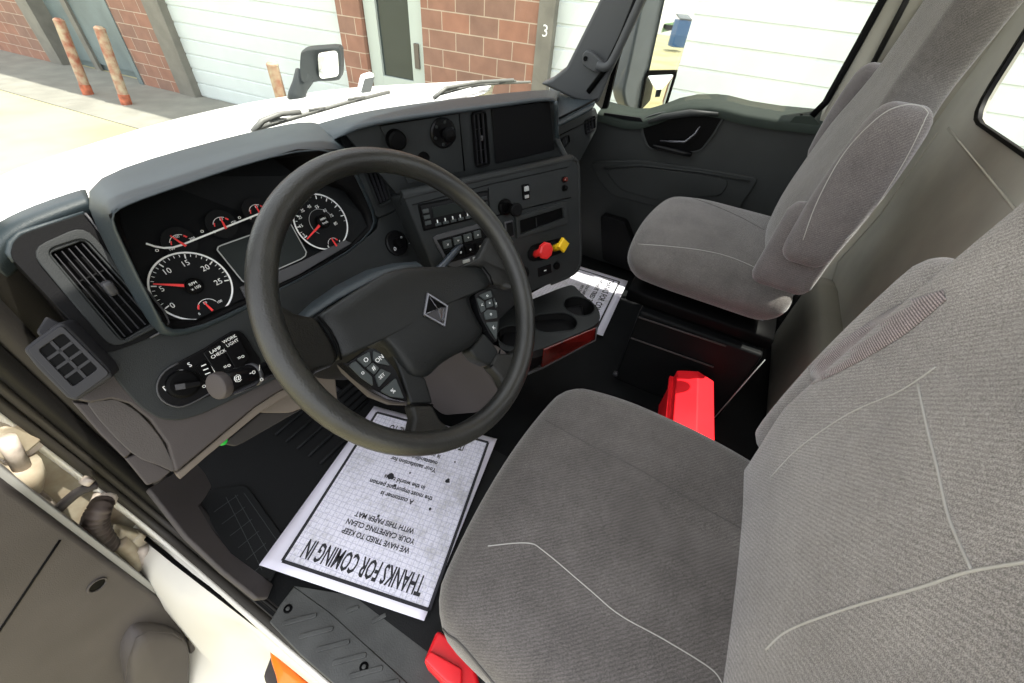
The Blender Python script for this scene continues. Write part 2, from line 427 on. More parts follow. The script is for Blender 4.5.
# steel doors far left
d = struct(wbox('door_4', 10.55, 13.45, GZ, 2.4, -.35, -.30, 'steel_door'))
wbox('door_leaf', 11.0, 12.3, GZ+.12, 2.3, -.30, -.25, 'steel_door', d); wbox('door_leaf', 12.35, 13.1, GZ+.12, 2.3, -.30, -.25, 'steel_door', d)
struct(wbox('trim_3', 13.05, 13.45, GZ, 2.5, -.3, .03, 'steel_post'))
struct(wbox('trim_4', 10.5, 10.62, GZ, 2.5, -.3, .02, 'steel_door'))
struct(wbox('trim_5', 12.2, 12.36, GZ, 2.5, -.26, -.2, 'steel_post'))
# glazed entrance door
d = struct(wbox('door_5', 3.82, 4.78, GZ, 1.5, -.14, -.12, 'door_frame'))
for a, b, z0, z1 in ((3.82, 4.04, GZ, 1.5), (4.58, 4.78, GZ, 1.5), (4.04, 4.58, GZ, GZ+.97), (4.04, 4.58, 1.3, 1.5)):
    wbox('door_stile', a, b, z0, z1, -.12, -.06, 'door_frame', d, .004)
wbox('door_glass', 4.04, 4.58, GZ+.97, 1.3, -.118, -.10, 'dark_glass', d)
wbox('lock_plate', 3.90, 3.98, -.08, .22, -.06, -.03, 'tan_trim', d, .01)
struct(wbox('roof_edge', -9, 22, TOP, TOP+.15, -.3, .12, 'steel_post'))
struct(wbox('roof_slab', -9, 22, TOP-.1, TOP, -4, -.3, 'steel_post'))  # unseen flat roof slab of the building, behind the front wall
# bollards
def bollard(x, y, lab, lean=(0, 0)):
    t = thing('bollard', (x, y, GZ), lab, 'bollard', 'rusty bollards by the building')
    ax = V((lean[0], lean[1], 1.0)).normalized()
    fr = Fr((x, y, GZ), (1, 0, -lean[0]), ax.cross(V((1, 0, -lean[0]))))
    fcyl('post', fr, 0, 0, [(.075, 0), (.075, 1.08)], 'bollard', t, 20)
    fcyl('cap', fr, 0, 0, [(.078, 1.08), (.075, 1.10), (.04, 1.125), (0, 1.13)], 'bollard', t, 20)
    fcyl('collar', fr, 0, 0, [(.082, 0), (.082, .16), (.076, .17)], 'bollard_red', t, 20)
bollard(3.80, 10.82, 'rusty cream bollard nearest the picture edge, farthest from the truck', (.13, -.04))
bollard(3.90, 9.79, 'rusty cream bollard beside the farthest one, before the brick pier', (.12, -.05))
q = at(292, 96, ('z', .0)); bollard(4.26, 5.98, 'rusty red bollard standing behind the hood mirror')
# things seen only in the mirrors, behind the truck
struct(flat('street', -14, 60, -40, -30, GZ+.02, .02, 'asphalt'))

# ================================================================= TRUCK SHELL (setting)
struct(prism('floor', [V((-.010, -.52, 0)), V((1.93, -.52, 0)), V((1.93, 1.15, 0)), V((-.010, 1.15, 0))], (0, 0, -.05), 'floor_black'))
struct(prism('wall_front_bulkhead', [V((.02, 1.1, -.02)), V((1.93, 1.1, -.02)), V((1.93, 1.1, .62)), V((.02, 1.1, .62))], (0, .04, 0), 'floor_black')).name = 'wall_firewall'
# rear wall with window opening
YB = -.52
def yp(x, z, y=YB): return V((x, y, z))
wo = [yp(.0, 0), yp(1.93, 0), yp(1.93, 1.75), yp(.0, 1.75)]
wi = [yp(.35, .885), yp(1.63, .885), yp(1.86, 1.5), yp(.35, 1.5)]
frame_ring('wall_back', roundpoly(wo, .001), roundpoly(wi, .08), (0, -.015, 0), 'liner'); struct(D.objects['wall_back'])
wi2 = roundpoly(wi, .08); cx = sum(wi2, V())/len(wi2)
s = frame_ring('trim_6', [cx+(p-cx)*1.012+V((0, .006, 0)) for p in wi2], [cx+(p-cx)*.985+V((0, .006, 0)) for p in wi2], (0, -.012, 0), 'black', bev=.002); struct(s)
glass = D.materials.new('pane'); glass.use_nodes = True; gn = glass.node_tree; gb = gn.nodes['Principled BSDF']
gb.inputs['Base Color'].default_value = (.95, 1, .96, 1); gb.inputs['Roughness'].default_value = 0; gb.inputs['Transmission Weight'].default_value = 1; gb.inputs['IOR'].default_value = 1.0
gb.inputs['Specular IOR Level'].default_value = .5
# thin architectural pane: mostly transparent with a weak mirror
g2 = gn.nodes.new('ShaderNodeBsdfTransparent'); g2.inputs[0].default_value = (.93, .96, .94, 1); g3 = gn.nodes.new('ShaderNodeBsdfGlossy'); g3.inputs['Roughness'].default_value = 0
mxs = gn.nodes.new('ShaderNodeMixShader'); mxs.inputs[0].default_value = .04
gn.links.new(g2.outputs[0], mxs.inputs[1]); gn.links.new(g3.outputs[0], mxs.inputs[2])
gn.links.new(mxs.outputs[0], gn.nodes['Material Output'].inputs[0]); M['pane'] = glass
struct(mesh('window_3', [p+V((0, -.008, 0)) for p in wi2], [list(range(len(wi2)))], 'pane'))
# embossed panel lines and a lower step on the rear wall
bmx = at(945, 105, ('y', YB+.003))
for px in (((948, 128), (1020, 215)), ((938, 132), (880, 215), (838, 262), (826, 300))):
    tube('wall_ridge', [at(u, v, ('y', YB+.001)) for u, v in px], .003, 'liner', D.objects['wall_back'], 8)
# lower bulge behind the seats
rbox('wall_bulge', (1.28, YB+.03, .16), (.9, .10, .34), .045, 'liner_dark', D.objects['wall_back'], 8)
# cab roof, out of view, included to keep the sun off the seats
struct(prism('ceiling', [V((-.02, -.56, 1.72)), V((1.95, -.56, 1.72)), V((1.95, .35, 1.72)), V((-.02, .35, 1.72))], (0, 0, .05), 'liner'))
# passenger side wall above belt: B pillar and roof rail
XD = 1.86
sp_ = [at(818, 124, ('x', XD)), at(890, -8, ('x', XD)), at(915, -8, ('x', XD)), V((XD, -.53, 1.25)), V((XD, -.53, .6)), V((XD, -.25, .6))]
struct(prism('trim_7', sp_, (.08, 0, 0), 'liner', bev=.006))
struct(tube('trim_8', [at(u, v, ('x', XD-.01)) for u, v in ((812, 116), (826, 102), (858, 45), (888, -10), (905, -50))], .011, 'black'))
struct(tube('trim_9', [at(u, v, ('x', XD-.01)) for u, v in ((872, 66), (905, 3), (925, -40))], .008, 'seal'))
prism('belt_anchor', [V((XD-.02, -.34, .95)), V((XD-.02, -.30, .95)), V((XD-.02, -.34, 1.6)), V((XD-.02, -.38, 1.6))], (.015, 0, 0), 'liner_dark', D.objects['trim_7'])
# passenger A pillar
XA = 1.80
pa = [(540, 84), (552, 79), (566, 68), (600, 0), (612, -25), (662, -25), (647, 0), (609, 78), (598, 104), (575, 100)]
ap = struct(pprism('trim_10', pa, ('x', XA), (.07, .02, 0), 'pillar', None, .012))
struct(tube('trim_11', [at(u, v, ('x', XA-.004)) for u, v in ((588, 92), (605, 70), (622, 35), (640, -10))], .010, 'black'))
# windscreen
wsg = [at(182, 125, ('y', .97)), at(590, 92, ('x', 1.84)), at(605, -30, ('x', 1.84)), V((.0, .35, 1.72)), V((.0, .95, .75))]
struct(mesh('window_2', [V((.02, 1.0, .74)), V((1.84, .82, .70)), V((1.84, .38, 1.70)), V((.02, .45, 1.70))], [[0, 1, 2, 3]], 'pane'))
# ---- passenger door
dd = struct(pprism('door_1', [(583, 125), (600, 112), (626, 118), (640, 119), (700, 111), (775, 121), (822, 126), (830, 145), (800, 330), (600, 320), (575, 260), (572, 160)], ('x', XD), (.09, 0, 0), 'door_pass', None, .006))
# top ledge of the door
def ledge(px, x0, x1, z1, m, nm):
    a = [at(u, v, ('x', x0)) for u, v in px]
    rows = [[p+V((0, 0, -.03)) for p in a], [p+V((-.006, 0, -.006)) for p in a], [p+V((.004, 0, .004)) for p in a], [V((x1, p.y, p.z+z1)) for p in a], [V((x1, p.y, p.z-.03)) for p in a]]
    return loft(nm, rows, m, dd)
ledge(smoothpoly([V((u, v, 0)) for u, v in ((598, 113), (625, 120), (642, 122), (668, 113), (700, 108), (722, 108), (760, 117), (822, 124))], 3, False) and [(598, 113), (612, 117), (628, 121), (642, 121), (656, 117), (672, 111), (690, 107.5), (710, 107.5), (722, 109), (745, 115), (775, 120), (822, 125)], XD-.02, XD+.08, .03, 'door_top', 'door_ledge')
# recessed handle bowl
hb = [(642, 122), (662, 113), (700, 109), (724, 112), (720, 124), (708, 142), (695, 152), (655, 150), (645, 142)]
ho = [at(u, v, ('x', XD-.012)) for u, v in hb]; hc = sum(ho, V())/len(ho)
hs = smoothpoly(ho, 4)
prism('handle_bowl', [hc+(p-hc)*.95 for p in hs], (.008, 0, 0), 'black', dd)
frame_ring('handle_bezel', [hc+(p-hc)*1.03 for p in hs], [hc+(p-hc)*.95 for p in hs], (.02, 0, 0), 'door_pass', dd, .003)
tube('door_handle', [at(u, v, ('x', XD-.03)) for u, v in ((660, 141), (685, 142), (695, 134), (700, 126))], [.004, .006, .005, .003], 'dark_chrome', dd)
tube('door_grip', [at(u, v, ('x', XD-.035)) for u, v in ((648, 122), (662, 117), (690, 113), (718, 114))], [.006, .011, .013, .006], 'door_pass', dd)
rbox('handle_cup', at(672, 150, ('x', XD-.025)), (.03, .16, .02), .009, 'gloss_black', dd, 4)
# lower armrest swell and panel lines
al = [(590, 162), (640, 160), (700, 168), (760, 178), (745, 200), (735, 215), (650, 205), (612, 196), (598, 180)]
ao = roundpoly([at(u, v, ('x', XD-.012)) for u, v in al], .03)
prism('armrest_panel', ao, (.015, 0, 0), 'door_pass', dd, .005)
ai = [(604, 170), (640, 167), (690, 173), (730, 180), (722, 196), (655, 200), (620, 190)]
prism('map_pocket', roundpoly([at(u, v, ('x', XD-.018)) for u, v in ai], .03), (.01, 0, 0), 'door_pass', dd, .004)
tube('pocket_trim', [at(u, v, ('x', XD-.02)) for u, v in ((604, 168), (640, 165), (700, 172), (750, 181))], .004, 'door_pass', dd)
prism('lower_pocket', roundpoly([at(u, v, ('x', XD-.05)) for u, v in ((600, 215), (625, 222), (640, 262), (630, 272), (602, 260))], .02), (.05, 0, 0), 'dash_dark', dd, .008)
tube('lock_knob', [at(800, 121, ('x', XD-.01)), at(801, 117, ('x', XD-.01)), at(801.5, 114, ('x', XD-.01))], [.003, .003, .005], 'black', dd)
prism('lock_base', roundpoly([at(u, v, ('x', XD-.022)) for u, v in ((790, 122), (795, 116), (812, 116), (820, 124), (815, 126))], .005), (.01, 0, 0), 'door_top', dd, .003)
prism('switch_plate', [at(u, v, ('x', XD-.024)) for u, v in ((604, 113), (618, 115), (640, 118), (643, 122), (622, 119), (604, 115))], (.01, 0, 0), 'dash_dark', dd)
# window glass of the passenger door and its divider
struct(mesh('window_1', [V((XD+.04, .62, .60)), V((XD+.04, -.24, .78)), V((XD+.04, -.3, 1.7)), V((XD+.04, .40, 1.7))], [[0, 1, 2, 3]], 'pane'))
struct(pprism('trim_12', [(619, 57), (607, 108), (602, 108), (614, 62), (625, 22), (631, 22)], ('x', XD+.02), (.02, 0, 0), 'black'))
struct(pprism('trim_13', [(619, 57), (602, 110), (592, 100), (594, 92), (610, 68)], ('x', XD+.03), (.01, 0, 0), 'liner'))
# grab handle on the pillar
gh = thing('grab_handle', at(590, 66, ('x', XA-.03)), 'dark grey grab handle bolted to the windshield pillar', 'handle')
tube('handle_bar', smoothpoly([at(u, v, ('x', XA-.045)) for u, v in ((597, 66), (606, 67), (614, 58), (632, 20), (652, -25))], 4, False), .015, 'pillar', gh, 12)
pprism('mounting_foot', [(582, 54), (586, 50), (592, 52), (604, 63), (600, 73), (592, 72), (582, 65)], ('x', XA-.035), (.03, 0, 0), 'pillar', gh, .006, .01)
fh = Fr(at(585.5, 58.5, ('x', XA-.037)), (0, -1, 0), (0, 0, 1)); fcyl('bolt', fh, 0, 0, [(.008, .0), (.008, .003), (.005, .0032), (0, .001)], 'black', gh, 16)

# ================================================================= OUTSIDE PARTS OF THE TRUCK
# hood
hz = .60
edge = [(20, 171), (96, 143), (172, 119), (256, 101), (300, 95), (343, 88), (430, 86), (500, 83)]
far = [at(20, 171, ('z', .60)), at(96, 143, ('z', .56)), at(172, 119, ('z', .53)), at(256, 101, ('z', .53)), at(300, 95, ('z', .56)), at(343, 88, ('z', .585)), at(430, 86, ('z', .62)), at(500, 83, ('z', .66))]
near = [V((.10+.22*i, 1.02-.008*i, .70+.01*math.sin(i/7*3.14))) for i in range(8)]
rows = []
for k in range(7):
    t = k/6; rows.append([near[i].lerp(far[i], t)+V((0, 0, .03*math.sin(t*math.pi))) for i in range(8)])
rows.append([p+V((.02, .05, -.03)) for p in far]); rows.append([p+V((.03, .07, -.35)) for p in far])
hd = loft('hood', rows, 'hood_white', None, thick=.006, sub=1)
tag(hd, 'glossy white truck hood ahead of the windshield', 'hood')
# hood mirror
hm = thing('hood_mirror', at(312, 92, ('y', 1.55)), 'black hood mirror on its stalk above the white hood', 'mirror')
YM = 1.55
mo = smoothpoly([at(u, v, ('y', YM)) for u, v in ((300, 56), (304, 50), (320, 48), (338, 47.5), (341, 55), (341, 76), (336, 81), (318, 82), (306, 84), (300, 78))], 3)
prism('housing', mo, (.075, .06, 0), 'cowl', hm, .012)
tube('arm', [at(u, v, ('y', YM+.03)) for u, v in ((305, 75), (300, 86), (297, 95), (297, 101))], [.035, .028, .03, .035], 'cowl', hm, 10)
HMN = V((-.08, -.99, -.08)).normalized(); HMP = (at(328, 65, ('y', YM-.014)), HMN)
mg = roundpoly([at(u, v, HMP) for u, v in ((317, 53), (337, 50), (338.5, 76), (319, 79))], .02)
prism('mirror_glass', mg, HMN*.003, 'mirror_glass', hm)
# hood latch / intake block
lt = pprism('hood_latch_housing', [(360, 94), (364, 77), (375, 73.5), (372, 93)], ('y', 1.35), (.03, .05, 0), 'hood_white', None, .01)
tag(lt, 'small white latch block standing on the hood by the entrance door', 'latch')
pprism('latch_face', [(361.5, 92), (365, 79), (374.5, 77), (371, 92)], ('y', 1.340), (0, .003, 0), 'latch_dark', lt)
# wipers
def wiper(lab, arm, blade, depth):
    t = thing('wiper', at(*arm[0], ('y', depth)), lab, 'wiper', 'windshield wipers')
    tube('wiper_arm', [at(u, v, ('y', depth)) for u, v in arm], .007, 'wiper', t, 6)
    tube('wiper_blade', [at(u, v, ('y', depth+.02)) for u, v in blade], .006, 'wiper', t, 6)
    n = len(blade)-1
    for i in range(3):
        a = V(blade[0]).lerp(V(blade[-1]), .12+.3*i); tube('claw', [at(a.x-4, a.y-2.5, ('y', depth)), at(a.x+3, a.y-4, ('y', depth)), at(a.x+12, a.y-5, ('y', depth+.02))], .004, 'wiper', t, 5)
wiper('left wiper lying over the cowl ahead of the steering wheel', ((253, 132), (262, 121), (280, 114), (300, 112)), ((258, 128), (300, 116), (345, 103), (389, 92)), 1.0)
wiper('right wiper arching over the cowl before the brick wall', ((434, 98), (446, 88), (480, 82), (513, 80)), ((436, 95), (470, 86), (500, 83), (530, 82)), .97)
# passenger side mirror
XM = 2.12
sm = thing('side_mirror', at(632, 111, ('x', XM)), 'tall grey passenger side mirror with a flat and a convex glass', 'mirror')
MN = V((-.60, -.80, .0)); MP = (at(655, 72, ('x', XM)), MN)
mh = [at(u, v, MP) for u, v in ((646, -25), (640, 12), (623, 92), (625, 104), (630, 112), (662, 113), (668, 100), (679, 70), (706, -25))]
prism('housing', roundpoly(mh, .02), -MN*.09, 'mirror_shell', sm, .012)
def mpx(u, v, o=.004): return at(u, v, (MP[0]+MN*o, MN))
prism('flat_glass', [mpx(u, v) for u, v in ((669, -22), (649, 70), (677, 69.5), (704, -22))], MN*.003, 'mirror_glass', sm)
mfr2 = roundpoly([mpx(u, v) for u, v in ((646.5, 75), (675, 73.5), (664, 109.5), (640, 111))], .015)
mc = sum(mfr2, V())/len(mfr2); rings = [mfr2]
for s_ in (.8, .6, .4, .2): rings.append([mc+(p-mc)*s_+MN*.012*(1-s_*s_) for p in mfr2])
loft('convex_glass', rings, 'mirror_glass', sm, closed=True)
frame_ring('glass_surround', [mc+(p-mc)*1.12 for p in mfr2], [mc+(p-mc)*.98 for p in mfr2], MN*.004, 'black', sm)
prism('glass_divider', [mpx(u, v) for u, v in ((647, 70.5), (677, 70), (676, 73.5), (646.5, 74.5))], MN*.005, 'black', sm)
def refl(u, v):
    p = mpx(u, v); d = ray(u, v); r_ = d-MN*2*d.dot(MN); t = (GZ-p.z)/r_.z; return p+r_*t
b1, b2 = refl(671, 51), refl(683, 52)
# dumpster seen in the mirror
dx = (b2-b1); dx.z = 0; L_ = dx.length; dx.normalize(); dy = V((-dx.y, dx.x, 0)); dy = -dy if dy.y > 0 else dy
g0, g1, g2, g3 = refl(664, 24), refl(676, 22), refl(674, 30), refl(661, 33)
print('dumpster', b1, b2, L_, 'grass', g0, g3)
tag(prism('lawn', [g0+V((0, 0, .02)), g1+V((0, 0, .02)), g2+V((0, 0, .02)), g3+V((0, 0, .02))], (0, 0, -.02), 'grass'), 'patch of green grass behind the dumpster, seen in the side mirror', 'grass', kind='stuff')
bn = thing('dumpster', b1, 'blue dumpster seen in the flat glass of the side mirror', 'dumpster')
H = L_*1.9
prism('bin_body', [b1+V((0, 0, .15)), b2+V((0, 0, .15)), b2+V((0, 0, H)), b1+V((0, 0, H))], dy*L_*1.0, 'blue_bin', bn, .03)
prism('bin_lid', [b1+V((0, 0, H)), b2+V((0, 0, H)), b2+dy*L_+V((0, 0, H*1.12)), b1+dy*L_+V((0, 0, H*1.12))], (0, 0, .06), 'dark_glass', bn, .02)

# ================================================================= FLOOR MATS, SILL, PAPER
fm = tag(prism('rubber_mat', [V((.105, .12, .006)), V((.60, .12, .006)), V((.60, 1.0, .006)), V((.105, 1.0, .006))], (0, 0, -.005), 'mat_rubber'), 'black ribbed rubber floor mat under the steering wheel', 'floor mat')
for i in range(8):
    y0 = .99-.046*i; a = V((.27+.012*i, y0, .012)); rb = rbox('mat_rib', (.42, y0-.02, .012), (.24, .009, .010), .004, 'mat_rubber', fm, 3)
# dead pedal at the left
dp = tag(pprism('foot_rest', [(199, 503), (208, 489), (246, 484), (290, 545), (262, 596), (232, 560)], ('z', .013), (0, 0, -.006), 'mat_rubber', None, .004, .02), 'black ribbed foot rest pad left of the paper mat', 'foot rest')
frd = Fr(at(240, 530, ('z', .0135)), (1, 0, 0), (0, 1, 0))
sg = []
for k in range(6):
    a = frd.px(238+k*7, 495+k*12); b = frd.px(214+k*8, 512+k*12); sg.append((a, b))
for k in range(3):
    a = frd.px(226+k*9, 497-k*2); b = frd.px(262+k*8, 570-k*14); sg.append((a, b))
strips('tread_line', frd, sg, .0010, 0, 'button', dp)
M['grey_tread'] = M['grey_print']
# pedals
def pedal(name, lab, c, wd, ln, tilt):
    t = thing(name, V(c), lab, 'pedal')
    fr = Fr(V(c), (1, 0, 0), (0, math.cos(tilt), math.sin(tilt)))
    fbox('pedal_pad', fr, -wd/2, wd/2, -ln/2, ln/2, 0, .012, 'mat_rubber', t, .003, .012)
    for k in range(4): fbox('pad_rib', fr, -wd/2+.008, wd/2-.008, -ln/2+.015+k*(ln-.03)/3-.003, -ln/2+.015+k*(ln-.03)/3+.003, .012, .016, 'black', t)
    tube('pedal_arm', [fr.w(0, 0, -.002), fr.w(0, .10, -.06), fr.w(0, .12, .10)], .010, 'dark_chrome', t)
pb = at(352, 399, ('y', .78)); pedal('brake_pedal', 'black brake pedal seen through the lower left gap of the wheel', pb, .085, .09, R(45))
pa_ = at(302, 412, ('y', .86)); pedal('clutch_pedal', 'small pedal pad with a bright edge left of the wheel rim', at(292, 400, ('y', .86)), .04, .05, R(30))

# paper mats ---------------------------------------------------------------
def paper_mat_material(name, X, Y, O, cell, dirt):
    m = D.materials.new(name); m.use_nodes = True; n = m.node_tree; b = n.nodes['Principled BSDF']
    geo = n.nodes.new('ShaderNodeNewGeometry')
    sub = n.nodes.new('ShaderNodeVectorMath'); sub.operation = 'SUBTRACT'; sub.inputs[1].default_value = O; n.links.new(geo.outputs['Position'], sub.inputs[0])
    outs = []
    for ax in (X, Y):
        dt = n.nodes.new('ShaderNodeVectorMath'); dt.operation = 'DOT_PRODUCT'; dt.inputs[1].default_value = ax; n.links.new(sub.outputs[0], dt.inputs[0])
        a = n.nodes.new('ShaderNodeMath'); a.operation = 'MULTIPLY'; a.inputs[1].default_value = 1/cell; n.links.new(dt.outputs['Value'], a.inputs[0])
        fr_ = n.nodes.new('ShaderNodeMath'); fr_.operation = 'FRACT'; n.links.new(a.outputs[0], fr_.inputs[0])
        lt_ = n.nodes.new('ShaderNodeMath'); lt_.operation = 'LESS_THAN'; lt_.inputs[1].default_value = .10; n.links.new(fr_.outputs[0], lt_.inputs[0]); outs.append(lt_)
    mx = n.nodes.new('ShaderNodeMath'); mx.operation = 'MAXIMUM'; n.links.new(outs[0].outputs[0], mx.inputs[0]); n.links.new(outs[1].outputs[0], mx.inputs[1])
    t = n.nodes.new('ShaderNodeTexNoise'); t.inputs['Scale'].default_value = 9; t.inputs['Detail'].default_value = 9; t.inputs['Roughness'].default_value = .75
    n.links.new(geo.outputs['Position'], t.inputs['Vector'])
    rp = n.nodes.new('ShaderNodeValToRGB'); e = rp.color_ramp.elements; e[0].position = .33; e[1].position = .50
    e[0].color = (.50, .49, .50, 1); e[1].color = (.78, .77, .86, 1)
    n.links.new(t.outputs[0], rp.inputs[0])
    t2 = n.nodes.new('ShaderNodeTexNoise'); t2.inputs['Scale'].default_value = 260; n.links.new(geo.outputs['Position'], t2.inputs['Vector'])
    r2 = n.nodes.new('ShaderNodeValToRGB'); r2.color_ramp.elements[0].position = .33; r2.color_ramp.elements[1].position = .5; r2.color_ramp.elements[0].color = (.55, .55, .55, 1)
    n.links.new(t2.outputs[0], r2.inputs[0])
    m1 = n.nodes.new('ShaderNodeMixRGB'); m1.blend_type = 'MULTIPLY'; m1.inputs[0].default_value = dirt; n.links.new(rp.outputs[0], m1.inputs[1]); n.links.new(r2.outputs[0], m1.inputs[2])
    m2 = n.nodes.new('ShaderNodeMixRGB'); m2.inputs[2].default_value = (.36, .36, .50, 1); n.links.new(m1.outputs[0], m2.inputs[1])
    fa = n.nodes.new('ShaderNodeMath'); fa.operation = 'MULTIPLY'; fa.inputs[1].default_value = .6; n.links.new(mx.outputs[0], fa.inputs[0]); n.links.new(fa.outputs[0], m2.inputs[0])
    n.links.new(m2.outputs[0], b.inputs['Base Color']); b.inputs['Roughness'].default_value = .8
    M[name] = m
mat('paper_edge', (.74, .72, .82), .8, noise=.06, nscale=6)
mat('ink', (.02, .02, .025), .8)
mat('ink_grey', (.10, .10, .11), .8)
PZ = .018
A_, B_, C_ = [at(u, v, ('z', PZ)) for u, v in ((259, 565), (424, 621), (497, 439))]
Dd = A_+(C_-B_)
def wavy(name, A, B, Cc, Dp, m, parent, nx, ny, amp, z0, seed):
    rnd = random.Random(seed); rows = []
    ph = [rnd.random()*6 for _ in range(4)]
    for i in range(ny+1):
        r_ = []
        for j in range(nx+1):
            u, v = j/nx, i/ny; p = (A*(1-u)+B*u)*(1-v)+(Dp*(1-u)+Cc*u)*v
            h = amp*(math.sin(u*5+ph[0])*math.cos(v*4+ph[1])+.5*math.sin(u*11+v*7+ph[2])); r_.append(p+V((0, 0, z0+h)))
        rows.append(r_)
    return loft(name, rows, m, parent, thick=.0006)
def paper(lab, A, B, Cc, Dp, lines, size, dirt, key, seed, border=.022, amp=.0008):
    t = thing('paper_floor_mat', (A+B+Cc+Dp)/4-V((0, 0, .002)), lab, 'paper mat', None)
    X = (A-B).normalized(); Y = (B-Cc).normalized(); W = (A-B).length; Hh = (B-Cc).length
    paper_mat_material('paper_'+key, X, Y, Cc, .0135, dirt)
    wavy('paper_sheet', A, B, Cc, Dp, 'paper_edge', t, 20, 24, amp, 0, seed)
    fr = Fr((Cc+Dp)/2+V((0, 0, .0022)), X, Y); hw = W/2-border
    fbox('printed_grid', fr, -hw, hw, border, Hh-border, .0005, .0012, 'paper_'+key, t)
    b0, b1 = border, Hh-border
    strips('printed_border', fr, [((-hw, b0), (hw, b0)), ((hw, b0), (hw, b1)), ((hw, b1), (-hw, b1)), ((-hw, b1), (-hw, b0))], .0075, .0014, 'ink', t)
    for s_, a, b, sz, mm, al, sxx in lines: text('printed_line', s_, fr, a, b, sz, mm, t, c=.0016, align=al, sx=sxx)
    return t, fr, W, Hh
pl_, pfr, PW, PH = paper('dirty printed white paper mat on the floor before the driver seat', A_, B_, C_, Dd,
   [('THANKS FOR COMING IN', 0, .432, .060, 'ink', 'CENTER', .435),
    ('WE HAVE TRIED TO KEEP', 0, .372, .0185, 'ink', 'CENTER', .85), ('YOUR CARPETING CLEAN', 0, .349, .0185, 'ink', 'CENTER', .85), ('WITH THIS PAPER MAT', 0, .326, .0185, 'ink', 'CENTER', .85),
    ('A customer is', 0, .258, .0185, 'ink', 'CENTER', .9), ('the most important person', 0, .235, .0185, 'ink', 'CENTER', .9), ('in the world to us', 0, .212, .0185, 'ink', 'CENTER', .9),
    ('Your satisfaction for', 0, .155, .0185, 'ink', 'CENTER', .9), ('outstanding service', 0, .133, .0185, 'ink', 'CENTER', .9), ('is our first concern', 0, .111, .0185, 'ink', 'CENTER', .9),
    ('IT HAS BEEN A PLEASURE TO', 0, .060, .034, 'ink', 'CENTER', .55)], .04, .5, 'driver', 3)
for (u, v, r_) in ((391, 476, .010), (395, 485.5, .0045), (378.5, 516, .004), (410, 473, .003), (447.5, 481, .007), (430, 509, .004), (455, 462, .003), (470, 540, .003)):
    a, b = pfr.px(u, v, .002); n_ = 9; rr = random.Random(int(u))
    prism('dirt_spot', [pfr.w(a+r_*(.7+.5*rr.random())*math.cos(6.283*i/n_), b+r_*(.7+.5*rr.random())*math.sin(6.283*i/n_), .0019) for i in range(n_)], (0, 0, .0004), 'ink', pl_)
# passenger paper mat
pe = [at(u, v, ('z', .012)) for u, v in ((606, 329), (628, 281), (580, 264), (556, 300))]
Aq, Bq = pe[0], pe[1]; wq = (Bq-Aq).normalized(); yq = V((-wq.y, wq.x, 0)); yq = yq if yq.dot(pe[2]-Bq) > 0 else -yq
WQ, HQ = (Bq-Aq).length, .45
# long edge Aq->Bq is the side facing the seat; text reads with its foot on that edge
t2 = thing('paper_floor_mat', (Aq+Bq)/2+yq*.22-V((0, 0, .002)), 'printed paper floor mat lying in the passenger footwell beside the cup holders', 'paper mat')
WQ2 = .46; Bf = Bq+V(wq)*.0; Af = Bq-wq*WQ2
wavy('paper_sheet', Af, Bf, Bf+yq*HQ, Af+yq*HQ, 'paper_edge', t2, 16, 16, .001, 0, 9)
fr2 = Fr((Af+Bf)/2+V((0, 0, .0025)), (Af-Bf), -yq)
if fr2.n.z < 0: fr2 = Fr(fr2.o, Bf-Af, -yq)
print('fr2 n', fr2.n, 'wq', wq, 'yq', yq)
paper_mat_material('paper_passenger', wq, yq, Bf, .0135, .15)
fbox('printed_grid', fr2, -WQ2/2+.035, WQ2/2-.035, -HQ+.035, -.035, .0005, .0012, 'paper_passenger', t2)
hw = WQ2/2-.035
strips('printed_border', fr2, [((-hw, -.035), (hw, -.035)), ((hw, -.035), (hw, -HQ+.035)), ((-hw, -.035), (-hw, -HQ+.035))], .0075, .0014, 'ink', t2)
for s_, b, sz in (('THANKS FOR COMING IN', -.075, .040), ('WE HAVE TRIED TO KEEP YOU', -.118, .030), ('YOUR CARPETING CLEAN', -.16, .018), ('WITH THIS PAPER MAT', -.183, .018)):
    text('printed_line', s_, fr2, 0, b, sz, 'ink', t2, c=.0016, sx=.8)

# sill plate ----------------------------------------------------------------
sz_ = .006
stp = thing('sill_plate', at(330, 640, ('z', 0)), 'grey ribbed entry sill plate with two screws below the driver seat', 'sill plate')
spx = [(269, 622), (280, 604), (294, 586), (330, 612), (372, 650), (440, 712), (400, 740), (340, 690), (300, 655)]
pprism('plate', spx, ('z', sz_), (0, 0, -.006), 'sill_plate', stp, .003)
frs = Fr(at(320, 640, ('z', sz_)), (1, 0, 0), (0, 1, 0))
for i in range(8):
    a = (283+i*16.5, 624+i*13.2); b = (a[0]+34, a[1]-9)
    p, q_ = [at(u, v, ('z', sz_)) for u, v in (a, b)]; w_ = (q_-p).normalized().cross(V((0, 0, 1)))*.0045
    prism('grip_rib', roundpoly([p+w_, q_+w_, q_-w_, p-w_], .004), (0, 0, .004), 'sill_plate', stp, .001)
for u, v in ((288, 609), (364, 667)):
    a, b = frs.px(u, v); fcyl('screw', frs, a, b, [(.009, 0), (.009, .002), (.0065, .003), (.006, .001), (0, .001)], 'black', stp, 20)
    fcyl('screw_head', frs, a, b, [(.004, .001), (.004, .003), (0, .0035)], 'sill_plate', stp, 12)
